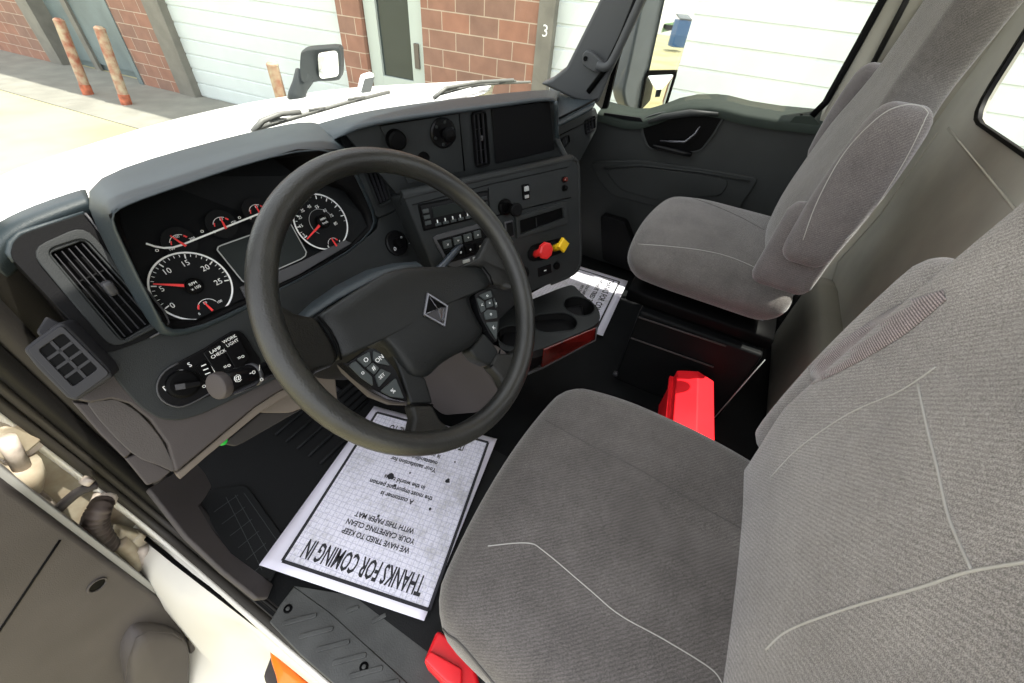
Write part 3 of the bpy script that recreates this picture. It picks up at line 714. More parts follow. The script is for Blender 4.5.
# carpeted strip beside it with two ribs
cs = tag(pprism('entry_mat', [(294, 586), (380, 600), (440, 640), (520, 712), (440, 712), (372, 650)], ('z', .004), (0, 0, -.004), 'sill_plate'), 'dark grey entry mat strip between sill plate and driver seat', 'floor mat')
for a, b in (((346, 612), (359, 607)), ((372, 622), (386, 615))):
    p, q_ = [at(u, v, ('z', .004)) for u, v in (a, b)]; w_ = (q_-p).normalized().cross(V((0, 0, 1)))*.004
    prism('grip_rib', [p+w_, q_+w_, q_-w_, p-w_], (0, 0, .004), 'sill_plate', cs, .001)

# door frame of the driver's side: strips swept along pillar, corner and sill
path = [(.50, 1.55), (.66, 1.2), (.78, .9), (.86, .62), (.905, .40), (.92, .22), (.905, .09), (.86, .02), (.78, -.003), (.6, -.006), (.3, -.006), (-.1, -.006), (-.5, -.006)]
pth = [V((0, y, z)) for y, z in path]; pth = smoothpoly(pth, 3, False)
def framestrip(name, prof, m, num=None, **k):
    """prof: list of (x, d); d measured from the path towards the inside of the opening"""
    rows = []
    for x, d_ in prof:
        r_ = []
        for i, p in enumerate(pth):
            t = (pth[min(i+1, len(pth)-1)]-pth[max(i-1, 0)]).normalized(); nrm = V((0, t.z, -t.y)); nrm = V((0, -nrm.y, -nrm.z)) if nrm.z < 0 or (abs(nrm.z) < .2 and nrm.y > 0) else nrm
            nin = (V((0, .2, .8))-p); nrm = nrm if nrm.dot(nin) > 0 else -nrm
            f_ = max(0, min(1, (.86-p.y)/.25)) if p.z < .1 else 0; f_ = f_*f_*(3-2*f_)
            xx = x*(1-.88*f_) if x > 0 else x
            r_.append(V((xx, p.y, p.z))+nrm*d_*(1-.6*f_))
        rows.append(r_)
    return struct(loft(name, rows, m, None, **k))
framestrip('trim_14', [(.070, -.02), (.060, .012), (.036, .014), (.030, 0)], 'kick', thick=.004)
framestrip('trim_15', [(.032, 0), (.028, .016), (.016, .022), (.006, .020), (.001, .006)], 'seal', thick=.004)
framestrip('trim_16', [(.002, .006), (-.004, .012), (-.010, .008), (-.012, 0)], 'frame_brown', thick=.003)
framestrip('trim_17', [(-.012, 0), (-.020, .006), (-.028, .002), (-.030, -.02)], 'frame_brown', thick=.003)
framestrip('trim_18', [(-.030, -.004), (-.034, -.004), (-.038, -.02), (-.040, -.03)], 'body_white', thick=.003)
# dark A pillar trim behind the dash
struct(loft('trim_19', [[V((.045+.0*i, y+.01, z)) for i, (y, z) in enumerate(path[:6])], [V((.105, y+.02, z)) for y, z in path[:6]], [V((.125, y+.10, z)) for y, z in path[:6]]], 'frame_brown', thick=.006))
# kick trim inside, low left
kt = [(149, 488), (176, 472), (198, 464), (205, 472), (212.5, 486), (206, 497), (199, 506), (212, 528), (232, 553), (274, 584), (269, 597), (258, 598), (224, 571), (187, 536)]
ka, kb2, kc = at(149, 488, ('y', .80)), at(212, 486, ('y', .80)), at(274, 590, ('z', .012))
kn_ = (kb2-ka).cross(kc-ka).normalized()
struct(pprism('trim_20', kt, (ka, kn_), kn_*(-.012 if kn_.dot(CAMPOS-ka) > 0 else .012), 'door_grey', None, .004))
# white body outside and below the sill
rows = []
for x, z in ((-.030, -.012), (-.045, -.02), (-.075, -.035), (-.10, -.08), (-.13, -.2), (-.17, -.45), (-.30, -.62), (-.42, -.66)):
    rows.append([V((-.03+(x+.03)*g_, y, z)) for y, g_ in ((1.15, 1), (.9, 1), (.74, 1), (.66, .6), (.58, .3), (.3, .22), (0, .22), (-.5, .22))])
struct(loft('wall_left', rows, 'body_white', None, thick=.01))
struct(prism('wall_jamb', [V((-.012, .955, 1.0)), V((-.28, .99, 1.0)), V((-.30, .99, -.55)), V((-.02, .965, -.55))], (0, .02, 0), 'jamb'))
tube('jamb_seam', [V((-.050, .90, .0)), V((-.048, .80, -.016)), V((-.040, .6, -.019)), V((-.036, .5, -.019))], .005, 'black', D.objects['wall_left'], 6)
# lower step and marker lamp
st = tag(prism('step', [at(u, v, ('z', -.32)) for u, v in ((268, 690), (262, 676), (276, 640), (300, 640), (340, 700))], (0, 0, -.05), 'door_grey', None, .01), 'dark grey step housing below the white sill', 'step')
ml = thing('marker_lamp', at(290, 668, ('z', -.30)), 'orange marker lamp on the step below the white sill', 'lamp')
lp = smoothpoly([at(u, v, ('z', -.30)) for u, v in ((272, 647), (284, 655), (312, 684), (316, 700), (286, 700), (277, 676), (272, 660))], 3)
lc = sum(lp, V())/len(lp)
loft('lens', [lp, [lc+(p-lc)*.9+V((0, 0, .02)) for p in lp], [lc+(p-lc)*.6+V((0, 0, .035)) for p in lp], [lc+(p-lc)*.001+V((0, 0, .04)) for p in lp]], 'orange', ml, closed=True)
prism('lamp_base', [lc+(p-lc)*1.05-V((0, 0, .004)) for p in lp], (0, 0, -.01), 'black', ml)

# driver's door, standing open at the lower left ------------------------------
YD = .84
dr = struct(pprism('door_6', [(-60, 432), (0, 478), (60, 523), (120, 568), (160, 598), (180, 617), (190, 642), (191, 700), (190, 820), (-200, 820), (-200, 500)], ('y', YD), (0, .045, 0), 'door_grey', None, .012))
fdr = Fr(at(60, 600, ('y', YD)), (1, 0, 0), (0, 0, 1))
prism('door_edge', [at(u, v, ('y', YD+.012)) for u, v in ((-60, 420), (0, 465), (60, 512), (125, 562), (172, 600), (184, 620), (170, 612), (120, 572), (60, 527), (0, 482), (-60, 436))], (0, .05, 0), 'door_edge', dr, .003)
tube('panel_gap', [at(u, v, ('y', YD-.0005)) for u, v in ((60, 540), (40, 570), (0, 630), (-30, 680))], .0022, 'black', dr, 6)
pk = smoothpoly([at(u, v, ('y', YD-.03)) for u, v in ((134, 700), (128, 660), (136, 638), (148, 631), (172, 633), (186, 642), (189, 660), (188, 700), (188, 760), (136, 760))], 3)
pc = sum(pk, V())/len(pk)
loft('door_pocket', [[pc+(p-pc)*1.03+V((0, .03, 0)) for p in pk], pk, [pc+(p-pc)*.85-V((0, .010, 0)) for p in pk], [pc+(p-pc)*.001-V((0, .012, 0)) for p in pk]], 'door_grey', dr, closed=True)
a, b = fdr.px(98, 585)
fo = Fr(at(97, 585, ('y', YD-.001)), (1, 0, 0), (0, 0, 1))
fcyl('screw_cover', fo, 0, 0, [(.017, 0), (.016, .003), (.014, .003), (.013, .0005), (0, .0005)], 'door_grey', dr)
fcyl('screw_hole', fo, 0, 0, [(.0135, .0008), (0, .0014)], 'black', dr)
tube('pocket_edge', [at(u, v, ('y', YD-.034)) for u, v in ((124, 690), (128, 660), (136, 638), (148, 631), (172, 633), (183, 640))], .0010, 'knee', dr, 6)
prism('corner_cap', [at(u, v, ('y', YD-.005)) for u, v in ((184, 625), (200, 640), (200, 645), (191, 655), (188, 640))], (0, .02, 0), 'door_grey', dr, .004)
# hinge hardware between door and pillar
YH = .90
def hy(u, v, o=0): return at(u, v, ('y', YH+o))
bt = thing('cable_boot', hy(97, 545), 'brown corrugated rubber cable boot between door and pillar', 'cable boot')
cp = smoothpoly([hy(104, 500, .02), hy(99, 510), hy(95, 522), hy(97, 535), hy(104, 548)], 10, False)
tube('boot_sleeve', cp, [(.020 if i % 3 else .016)+.008*(i/len(cp)) for i in range(len(cp))], 'boot', bt, 14)
tube('boot_collar', [hy(106, 495, .03), hy(103, 503, .015)], .022, 'orange' if 0 else 'hinge', bt, 12)
def hinge(lab, bx, pin):
    t = thing('door_hinge', hy(*pin[1]), lab, 'hinge')
    prism('hinge_arm', [hy(u, v) for u, v in bx], (0, .035, 0), 'jamb', t, .006)
    tube('hinge_pin', [hy(*pin[0], -.01), hy(*pin[1], -.01)], .012, 'hinge', t, 12)
    prism('hinge_leaf', [hy(u+3, v+4, .01) for u, v in bx], (0, .05, 0), 'hinge', t, .004)
hinge('upper rusty white door hinge with its arm to the pillar', [(0, 428), (22, 422), (44, 440), (30, 452), (8, 462), (0, 460)], ((6, 438), (22, 468)))
hinge('lower rusty white door hinge below the cable boot', [(122, 530), (148, 536), (166, 556), (150, 570), (130, 562), (118, 548)], ((142, 548), (152, 584)))
ck = thing('check_strap', hy(70, 500), 'grey door check strap ending at the cable boot', 'strap')
tube('strap_arm', smoothpoly([hy(55, 512, -.01), hy(68, 500, -.01), (hy(80, 491, -.01)), hy(96, 485, -.01)], 4, False), .009, 'door_grey', ck, 8)
tube('strap_bolt', [hy(84, 484, -.02), hy(90, 478, -.02)], .010, 'hinge', ck, 10)
bk = thing('bracket', hy(30, 480), 'white bracket on the pillar by the upper hinge', 'bracket')
tube('bracket_cup', [hy(16, 466), hy(24, 480), hy(34, 492)], [.03, .028, .012], 'jamb', bk, 12)
tube('bracket_arm', [hy(26, 486, .01), hy(44, 500, .01), hy(62, 520, .01)], .009, 'hinge', bk, 8)
cn = thing('cable_clamp', hy(130, 552), 'dirty white cable clamp below the boot', 'clamp')
tube('clamp_body', smoothpoly([hy(118, 542), hy(128, 550), hy(136, 562), hy(130, 574)], 4, False), [.016]*13, 'jamb', cn, 10)
rbox('clamp_block', hy(138, 540, .01), (.03, .03, .05), .006, 'jamb', cn, 3)

# red cases -----------------------------------------------------------------
rc = thing('emergency_kit', at(690, 400, ('z', 0)), 'red plastic emergency case on the floor between the two seats', 'case')
t0 = [at(u, v, ('z', .185)) for u, v in ((677, 370), (697, 375), (714, 381))]
dirv = (at(695, 420, ('z', .185))-at(700, 376, ('z', .185))).normalized()
L0, L1 = t0[0], t0[2]; across = (L1-L0).normalized(); wd_ = (L1-L0).length; dirv = V((across.y, -across.x, 0)); dirv = -dirv if dirv.y > 0 else dirv
base = [L0+across*-.01, L0+across*.0+V((0, 0, 0)), (L0+across*wd_*.48)+V((0, 0, .02)), L1]
prof = [V((0, 0, -.180)), V((0, 0, 0)), across*wd_*.5+V((0, 0, .022)), across*wd_+V((0, 0, 0)), across*(wd_+.004)+V((0, 0, -.180))]
print('kit', L0, L1, wd_)
prism('case_body', [L0+p for p in prof], dirv*.30, 'red_case', rc, .004)
prism('case_lip', [L0+V((0, 0, -.045))-across*.012, L0+V((0, 0, -.03))-across*.012, L0+V((0, 0, -.03))+across*(wd_+.012), L0+V((0, 0, -.045))+across*(wd_+.012)], dirv*.31-V((0, 0, 0)), 'red_case', rc, .003)
rbox('case_latch', L0+dirv*.27+across*wd_*.55+V((0, 0, .025)), (.03, .03, .012), .003, 'chrome', rc, 3)
rl = thing('plastic_case', at(440, 658, ('z', 0)), 'red plastic case under the front corner of the driver seat', 'case', None)
prism('case_body', [at(u, v, ('z', .07)) for u, v in ((437, 629), (423, 662), (450, 690), (485, 700), (470, 650))], (0, 0, -.065), 'red_case', rl, .008)
prism('case_lid', [at(u, v, ('z', .085)) for u, v in ((430, 650), (424, 660), (446, 682), (462, 690), (462, 668))], (0, 0, -.02), 'red_case', rl, .004)

# ================================================================= DASHBOARD
def cut(o, cutters):
    """subtract cutters from o's mesh and delete them"""
    for c_ in cutters:
        md = o.modifiers.new('cut', 'BOOLEAN'); md.object = c_; md.operation = 'DIFFERENCE'; md.solver = 'EXACT'
    bpy.context.view_layer.update(); dg = bpy.context.evaluated_depsgraph_get()
    me = D.meshes.new_from_object(o.evaluated_get(dg)); o.modifiers.clear(); o.data = me
    for c_ in cutters: D.objects.remove(c_)
    return o
CL = Fr((.375, .70, .66), (1, -.07, 0), (0, .5, .866))
n_st = V((-.4115, -.8514, .325)); x_st = V((.9, -.435, 0)).normalized()
ST = Fr((1.1, .37, .70), x_st, n_st.cross(x_st))
n_up = V((-.433, -.896, .1)); UP = Fr(V((1.1, .37, .70))+V((.435, .9, 0))*.07, x_st, n_up.cross(x_st))
db = thing('dashboard', (.9, .75, .3), 'dark grey truck dashboard with gauges, vents, radio and centre switch panel', 'dashboard')
def frp(name, fr, px, c0, c1, m, parent=None, bev=.002, rnd=0, ref=None):
    """prism on a frame: outline measured at height ref (default c1), body from c1 down to c0"""
    pts = [at(u, v, fr.pl(c1 if ref is None else ref)) for u, v in px]
    if rnd: pts = roundpoly(pts, rnd)
    return prism(name, pts, fr.n*(c0-c1), m, parent or db, bev)
def rect(fr, px, c=0):
    """axis aligned rectangle (in the frame) that best fits four measured corners TL TR BR BL"""
    q = [fr.px(u, v, c) for u, v in px]
    return (q[0][0]+q[3][0])/2, (q[1][0]+q[2][0])/2, (q[2][1]+q[3][1])/2, (q[0][1]+q[1][1])/2
# --- lower main panel, dark
low = [(60, 300), (98, 352), (120, 385), (140, 407), (160, 419.5), (180, 421), (205, 413), (255, 389), (300, 368), (345, 345), (395, 318), (440, 292), (436, 262), (404, 196), (398, 190), (396, 206), (379, 217), (378, 228), (350, 252), (300, 280), (250, 304), (205, 328), (168, 336), (150, 330), (100, 250)]
frp('lower_panel', CL, low, -.05, .006, 'dash', rnd=.01)
# --- knee bolster, grey brown
kn = [(84, 372), (112, 372), (330, 330), (400, 300), (440, 292), (435, 305), (350, 352), (300, 381), (278, 392), (255, 407), (176, 473), (168, 445), (150, 420), (130, 404), (112, 399), (90, 403), (76, 400)]
frp('knee_bolster', CL, kn, -.045, .001, 'knee', bev=.004)
frp('knee_lip', CL, [(176, 474), (255, 407), (278, 392), (300, 381), (350, 352), (352, 357), (303, 387), (262, 411), (205, 458), (180, 480)], -.03, -.006, 'tan_trim')
frp('column_cover', CL, [(262, 413), (250, 410), (278, 390), (300, 380), (335, 372), (340, 420), (302, 408), (291, 413)], -.07, -.02, 'tan_trim', bev=.01, rnd=.01)
frp('column_cover_lower', CL, [(222, 444), (262, 412), (292, 411), (310, 405), (244, 443), (235, 447)], -.10, -.06, 'kick', bev=.006)
fcyl('indicator_light', Fr(at(222, 441, CL.pl(-.02)), CL.x, CL.y), 0, 0, [(.008, -.006), (.008, .002), (0, .005)], 'led', db, 16)
# leaf shaped end panel
leaf = smoothpoly([at(u, v, CL.pl(-.012)) for u, v in ((88, 405), (105, 400), (118, 400), (138, 412), (155, 430), (166, 447), (175, 471), (160, 466), (130, 452))], 3)
prism('end_panel', leaf, -CL.n*.02, 'door_grey', db, .003)
frp('end_return', CL, [(72, 402), (92, 404), (110, 424), (133, 452), (125, 459), (100, 434)], -.05, -.014, 'knee', bev=.003)
frp('end_foot', CL, [(125, 459), (136, 454), (172, 471), (160, 481), (147, 486)], -.06, -.016, 'knee', bev=.003)
# --- instrument binnacle: outer edge, lip, and shroud down to the dial plane
cols = [  # outer px, outer depth y, lip px, lip depth
    ((152, 332), .668, (163, 322), .652), ((118, 272), .71, (142, 283), .655), ((96, 227), .745, (122, 240), .655), ((78, 188), .775, (111, 217), .65),
    ((118, 168), .84, (118, 210), .65), ((176, 150.5), .90, (138, 201), .65), ((249, 131.5), .90, (180, 187), .65), ((290, 123), .89, (234, 168), .65),
    ((313, 120), .87, (299, 150), .655), ((332, 128), .81, (338, 150), .66), ((345, 146), .76, (352, 170), .66), ((360, 178), .72, (364, 195), .66),
    ((378, 210), .69, (373, 215), .655), ((380, 222), .685, (375, 228), .65), ((352, 253), .665, (350, 251), .66), ((300, 282), .665, (297, 280), .66),
    ((250, 308), .665, (247, 304), .662), ((200, 332), .67, (200, 327.5), .664), ((168, 339), .668, (168, 331), .664)]
O_ = [at(*o, ('y', y)) for o, y, l, yl in cols]; L_i = [at(*l, ('y', yl)) for o, y, l, yl in cols]
cen = sum(L_i, V())/len(L_i)
mid = [a.lerp(b, .55)+V((0, -.004, .010 if 3 < i < 11 else .0)) for i, (a, b) in enumerate(zip(O_, L_i))]
back = []
for p in L_i:
    d = V((0, 1, 0)); t = CL.n.dot(CL.o-p)/CL.n.dot(d); kk = .30 if p.z > cen.z+.03 else .04
    back.append(p+d*max(t, .004)+(cen-p)*kk)
loft('instrument_hood', [O_, mid, [p+(p-cen).normalized()*.004 for p in L_i], L_i], 'dash_top', db, closed=True, thick=.003, sub=1)
loft('hood_shroud', [[p+V((0, .002, 0)) for p in L_i], [a.lerp(b, .5) for a, b in zip(L_i, back)], back], 'dash_dark', db, closed=True, thick=.002)
# --- instrument panel with dials
ip = prism('instrument_panel', [p-CL.n*.001 for p in back], -CL.n*.02, 'dial', db)
def ringo(fr, name, a, b, r0, r1, c, m, parent, t0=0, t1=360, n=64, h=.0008):
    o1 = [(a+r1*math.cos(R(t0+(t1-t0)*i/n)), b+r1*math.sin(R(t0+(t1-t0)*i/n))) for i in range(n+1)]
    return strips(name, fr, polyline([(a+(r0+r1)/2*math.cos(R(t0+(t1-t0)*i/n)), b+(r0+r1)/2*math.sin(R(t0+(t1-t0)*i/n))) for i in range(n+1)]), r1-r0, c, m, parent, h)
def needle(fr, p, q, m, parent, w0=.004, w1=.0012, c=.008):
    p_, q_ = V((p[0], p[1], 0)), V((q[0], q[1], 0)); d = (q_-p_).normalized(); nn = V((-d.y, d.x, 0)); s_ = p_-d*.006
    pts = [s_+nn*w0/2, s_-nn*w0/2, q_-nn*w1/2, q_+nn*w1/2]
    return prism('needle', [fr.w(x.x, x.y, c) for x in pts], fr.n*.0015, m, parent)
def gauge(name, ctr, r, nums, a0px, a1px, nt_, sz, ndl, hubtxt, sub):
    a, b = ctr
    g = fcyl(name, CL, a, b, [(r, .0), (r, .0015), (r-.006, .0008), (0, .0006)], 'dial', db, 48)
    ringo(CL, 'bezel_ring', a, b, r-.0026, r, .0016, 'white_print', g)
    A0 = math.degrees(math.atan2(CL.px(*a0px)[1]-b, CL.px(*a0px)[0]-a)) % 360; A1 = math.degrees(math.atan2(CL.px(*a1px)[1]-b, CL.px(*a1px)[0]-a))
    if A1 > 180: A1 -= 360
    seg = []; segb = []
    for i in range(nt_+1):
        t = R(A0+(A1-A0)*i/nt_); big = i % 5 == 0 if name == 'tachometer' else i % 2 == 0
        (segb if big else seg).append(((a+(r-.004)*math.cos(t), b+(r-.004)*math.sin(t)), (a+(r-(.011 if big else .008))*math.cos(t), b+(r-(.011 if big else .008))*math.sin(t))))
    strips('tick_marks', CL, seg, .0008, .002, 'white_print', g); strips('main_tick_marks', CL, segb, .0018, .002, 'white_print', g)
    for s_, u, v in nums:
        x, y = CL.px(u, v, .002); text('dial_number', s_, CL, x, y, sz, 'white_print', g, c=.002)
    needle(CL, ctr, CL.px(*ndl, .008), 'needle', g, .006, .0018)
    fcyl('dial_hub', CL, a, b, [(.013, .002), (.013, .011), (.011, .0125), (0, .0125)], 'black', g, 28)
    yy = .004
    for k, s_ in enumerate(hubtxt): text('hub_text', s_, CL, a, b+yy-.0075*k, .0065, 'white_print', g, c=.013)
    return g
c1 = ((V((.243, .70, .655))-CL.o).dot(CL.x), (V((.243, .70, .655))-CL.o).dot(CL.y))
c2 = ((V((.508, .70, .662))-CL.o).dot(CL.x), (V((.508, .70, .662))-CL.o).dot(CL.y))
g1 = gauge('tachometer', c1, .057, [('0', 172.5, 305.5), ('5', 162, 289), ('10', 167, 271.5), ('15', 185.5, 263.5), ('20', 205.5, 268), ('25', 218.5, 282)], (167, 307), (230, 280), 25, .0125, (153, 284), ('RPM', 'x 100'), 1)
g2 = gauge('speedometer', c2, .057, [('5', 304, 235), ('15', 301, 226), ('25', 300, 217.5), ('35', 302.5, 210.7), ('45', 309.3, 206.6), ('55', 317, 207), ('65', 325, 210.5), ('75', 331.6, 215.7), ('85', 335.7, 223.6)], (302, 240), (343, 221), 17, .0085, (307, 239), ('MPH', 'km/h'), 1)
ringo(CL, 'inner_scale', c2[0], c2[1], .0255, .0262, .002, 'grey_print', g2, 20, 225, 30)
def mini(ctr_px, r, ndl, t0, t1, labels, parent, red=None):
    a, b = CL.px(*ctr_px, .002)
    ringo(CL, 'scale_arc', a, b, r-.0008, r, .002, 'white_print', parent, t0, t1, 14)
    if red: ringo(CL, 'warning_arc', a, b, r-.0025, r, .0024, 'needle', parent, *red, 5)
    for s_, dx, dy_ in labels: text('dial_number', s_, CL, a+dx, b+dy_, .006, 'white_print', parent, c=.002)
    needle(CL, (a, b), CL.px(*ndl, .006), 'needle', parent, .0035, .0015, .006)
mini((209, 308), .016, (203.5, 302), 20, 160, [('0', -.017, -.002), ('50', .0, .010), ('100', .019, .002)], g1, (130, 160))
mini((334, 244), .013, (331, 238), 20, 160, [('E', -.014, 0), ('F', .015, 0)], g2, (20, 45))
for ctr_px, ndl, labs, cat_ in (((181.5, 244), (170, 235.6), [('100', -.016, -.002), ('200', .0, .012), ('300', .018, .002)], 'temperature_gauge'), ((223.5, 226), (220, 217.5), [('0', -.018, -.004), ('60', .003, .011), ('150', .018, .0)], 'pressure_gauge'), ((258.5, 213), (255, 205), [('0', -.018, -.004), ('60', .003, .011), ('150', .018, .0)], 'pressure_gauge')):
    a, b = CL.px(*ctr_px, .002)
    gg = fcyl(cat_, CL, a, b+.004, [(.024, 0), (.024, .0008), (0, .0008)], 'dial', db, 32)
    mini(ctr_px, .0155, ndl, 55, 150, labs, gg, (28, 48)); ringo(CL, 'warning_arc', a, b, .0125, .014, .002, 'needle', gg, 138, 165, 5)
    text('gauge_symbol', 'o', CL, a-.034, b+.004, .010, 'white_print', gg, c=.002)
strips('panel_line', CL, polyline([CL.px(u, v, .001) for u, v in ((146, 243.5), (155, 246.5), (164, 248), (173, 247.5), (181.5, 245), (256, 215), (300, 198))]), .0028, .001, 'white_print', ip)
lcd = [CL.px(u, v, .001) for u, v in ((217, 250), (218, 247), (221, 245.5), (287, 222), (291, 225), (306, 252), (305, 256), (301, 259), (246, 283), (242, 281))]
l_ = prism('display', [CL.w(a, b, .0005) for a, b in lcd], CL.n*.0015, 'lcd', db)
strips('display_border', CL, polyline(lcd+[lcd[0]]), .002, .0021, 'grey_print', l_)
frp('instrument_sill', CL, [(240, 287), (300, 262), (345, 240), (352, 243), (300, 274), (246, 299)], .0, .004, 'silver_trim', bev=.001)

# --- air vents -------------------------------------------------------------
def vent(name, fr, px, c, nslat, cross, bez, recess=.02, mb='dash', long_axis=True, m_slat='bezel_grey'):
    """louvred vent in a quad measured TL TR BR BL"""
    q = [fr.px(u, v, c) for u, v in px]; P = [fr.w(a, b, c) for a, b in q]; cc = sum(P, V())/4
    g = frame_ring(name, roundpoly([cc+(p-cc)*1+(p-cc).normalized()*bez for p in P], .012), roundpoly(P, .004), fr.n*-.012, mb, db, .0015)
    prism('vent_throat', [p-fr.n*recess for p in P], fr.n*-.003, 'black', g)
    def L(s, t, d): return (P[0].lerp(P[1], s)).lerp(P[3].lerp(P[2], s), t)-fr.n*d
    for i in range(nslat):
        s = (i+.5)/nslat if nslat > 1 else .5
        a, b = L(s, .015, .004), L(s, .985, .004); e = (P[1]-P[0]).normalized()*.0006
        prism('slat', [a-e, a+e, b+e, b-e], -fr.n*.008, m_slat, g)
    for t in cross:
        a, b = L(.03, t, .009), L(.97, t, .009); e = (P[3]-P[0]).normalized()*.0009; prism('cross_slat', [a-e, a+e, b+e, b-e], -fr.n*.006, 'dash_dark', g)
    return g, L
# left vent set in its moulded panel
def hole(o, fr, px, c, depth=.06, grow=1.0):
    P = [at(u, v, fr.pl(c)) for u, v in px]; cc = sum(P, V())/len(P); P = [cc+(p-cc)*grow+fr.n*.03 for p in P]
    cut(o, [prism('cutter', P, -fr.n*(depth+.03), 'black')]); bevel(o, .002)
    return o
bz = [(9, 256), (13, 240), (26, 232), (84, 213), (91, 220), (164, 312), (168, 323), (160, 333), (140, 342), (112, 352), (100, 352)]
hole(frp('vent_panel', CL, bz, -.04, .010, 'dash_dark', bev=.0, rnd=.012), CL, ((50, 253), (84, 240), (157, 320), (123, 340)), .012, .028)
hole(D.objects['lower_panel'], CL, ((50, 253), (84, 240), (157, 320), (123, 340)), .012, .028)
fr_in = [at(u, v, CL.pl(.012)) for u, v in ((24, 254), (78, 228), (160, 322), (110, 345))]
vg, L = vent('air_vent', CL, ((50, 253), (84, 240), (157, 320), (123, 340)), .012, 5, (.32, .70), .008)
frame_ring('vent_surround', roundpoly([vg_c for vg_c in [at(u, v, CL.pl(.011)) for u, v in ((28, 250), (84, 225), (167, 322), (112, 350))]], .02), roundpoly([at(u, v, CL.pl(.011)) for u, v in ((45, 250), (85, 237), (160, 321), (122, 343))], .012), CL.n*.004, 'dash', db, .0015)
rbox('vent_tab', L(.62, .5, -.002), (.012, .012, .022), .003, 'silver_trim', vg, 3)
# bright rim of the left panel and the padded top corner
tube('panel_edge', [at(u, v, CL.pl(.006)) for u, v in ((14, 262), (9, 253), (11, 243), (20, 234), (40, 227), (84, 212.5))], [.002, .004, .0045, .004, .003, .002], 'dash_top', db, 8)
tube('panel_edge', [at(u, v, CL.pl(.014)) for u, v in ((85, 213), (91, 220), (125, 264), (164, 311), (169, 322), (165, 330), (150, 338))], .0016, 'silver_trim', db, 6)
# padded left top
topA = [at(u, v, ('y', .90)) for u, v in ((-12, 222), (0, 213), (20, 203), (50, 192), (84, 181))]
topB = [at(u, v, ('y', .80)) for u, v in ((-12, 240), (0, 232), (20, 221), (50, 209), (88, 196))]
topC = [at(u, v, ('y', .785)) for u, v in ((-10, 262), (2, 240), (22, 227), (52, 215), (94, 200))]
topD = [p+V((0, .03, -.05)) for p in topC]
loft('left_top_pad', [[p+V((0, .03, -.06)) for p in topA], topA, topB, topC, topD], 'dash_top', db, thick=.004, sub=1)
# side window demister
SDN = V((-.35, -.80, .48)).normalized(); SD = Fr(at(68, 362, ('y', .67)), SDN.cross(V((0, -.3, -1))).cross(SDN) if 0 else V((1, -.4375, 0)), SDN.cross(V((1, -.4375, 0))))
dv = frp('demister_housing', SD, [(22, 350), (30, 343), (58, 322), (66, 325), (108, 368), (113, 377), (76, 402), (66, 398), (36, 368)], -.045, .004, 'bezel_grey', bev=.004)
frame = roundpoly([at(u, v, SD.pl(.008)) for u, v in ((27, 350), (61, 325), (110, 374), (74, 400))], .006)
inner = roundpoly([at(u, v, SD.pl(.008)) for u, v in ((38, 350), (63, 333), (98, 369), (73, 387))], .004)
frame_ring('demister_bezel', frame, inner, SD.n*-.01, 'bezel_grey', dv, .001)
prism('demister_throat', [p-SD.n*.0028 for p in inner], SD.n*-.001, 'black', dv)
ic = [at(u, v, SD.pl(.0065)) for u, v in ((38, 350), (63, 333), (98, 369), (73, 387))]
for t in (.25, .5, .75):
    a, b = ic[0].lerp(ic[3], t), ic[1].lerp(ic[2], t); e = (ic[3]-ic[0]).normalized()*.0018; prism('grille_bar', [a-e, a+e, b+e, b-e], SD.n*-.003, 'bezel_grey', dv)
a, b = ic[0].lerp(ic[1], .5), ic[3].lerp(ic[2], .5); e = (ic[1]-ic[0]).normalized()*.0018; prism('grille_bar', [a-e, a+e, b+e, b-e], SD.n*-.003, 'bezel_grey', dv)
frp('corner_trim', CL, [(60, 322), (46, 316), (36, 332), (50, 345), (64, 350), (100, 360), (84, 340)], -.05, -.004, 'bezel_grey', bev=.003)
# vent right of the binnacle
frp('vent_module', CL, [(338, 132), (352, 126), (368, 127), (381, 140), (392, 170), (402, 196), (402, 206), (394, 212), (378, 219), (366, 196), (345, 150)], -.05, .012, 'dash', bev=.006, rnd=.01)
for o_ in (D.objects['vent_module'], D.objects['lower_panel']): hole(o_, CL, ((354, 145), (374, 141), (391, 199), (379, 205)), .016, .028)
vg2, L2 = vent('air_vent', CL, ((354, 145), (374, 141), (391, 199), (379, 205)), .016, 4, (.3, .72), .006)
rbox('vent_tab', L2(.45, .42, -.002), (.008, .008, .016), .002, 'silver_trim', vg2, 3)

# --- light switch cluster at the lower left
def capsule(fr, px, c, wd, k=10):
    pass
lsp = [at(u, v, CL.pl(.010)) for u, v in ((157, 392), (160, 376), (175, 364), (205, 348), (232, 331), (244, 334), (254, 350), (262, 366), (240, 384), (205, 398), (185, 407), (166, 405))]
ls = prism('light_switch_panel', smoothpoly(lsp, 2), CL.n*-.006, 'gloss_black', db, .002)
tube('switch_panel_rim', smoothpoly([at(u, v, CL.pl(.0105)) for u, v in ((178, 363), (164, 372), (157, 386), (162, 400), (178, 407), (194, 402), (210, 393))], 3, False), .0014, 'silver_trim', ls, 6)
a, b = CL.px(183, 384, .011)
kb = fcyl('headlight_knob', CL, a, b, [(.023, .010), (.022, .018), (.018, .020), (0, .0205)], 'black', db, 30)
p, q = CL.px(174, 387, .02), CL.px(200, 383, .02)
pp = V((q[0]-p[0], q[1]-p[1])).normalized(); nn = V((-pp.y, pp.x))*.0055
prism('knob_grip', [CL.w(p[0]+nn.x, p[1]+nn.y, .02), CL.w(p[0]-nn.x, p[1]-nn.y, .02), CL.w(q[0]-nn.x*.7, q[1]-nn.y*.7, .02), CL.w(q[0]+nn.x*.7, q[1]+nn.y*.7, .02)], CL.n*.010, 'dash_dark', kb, .002)
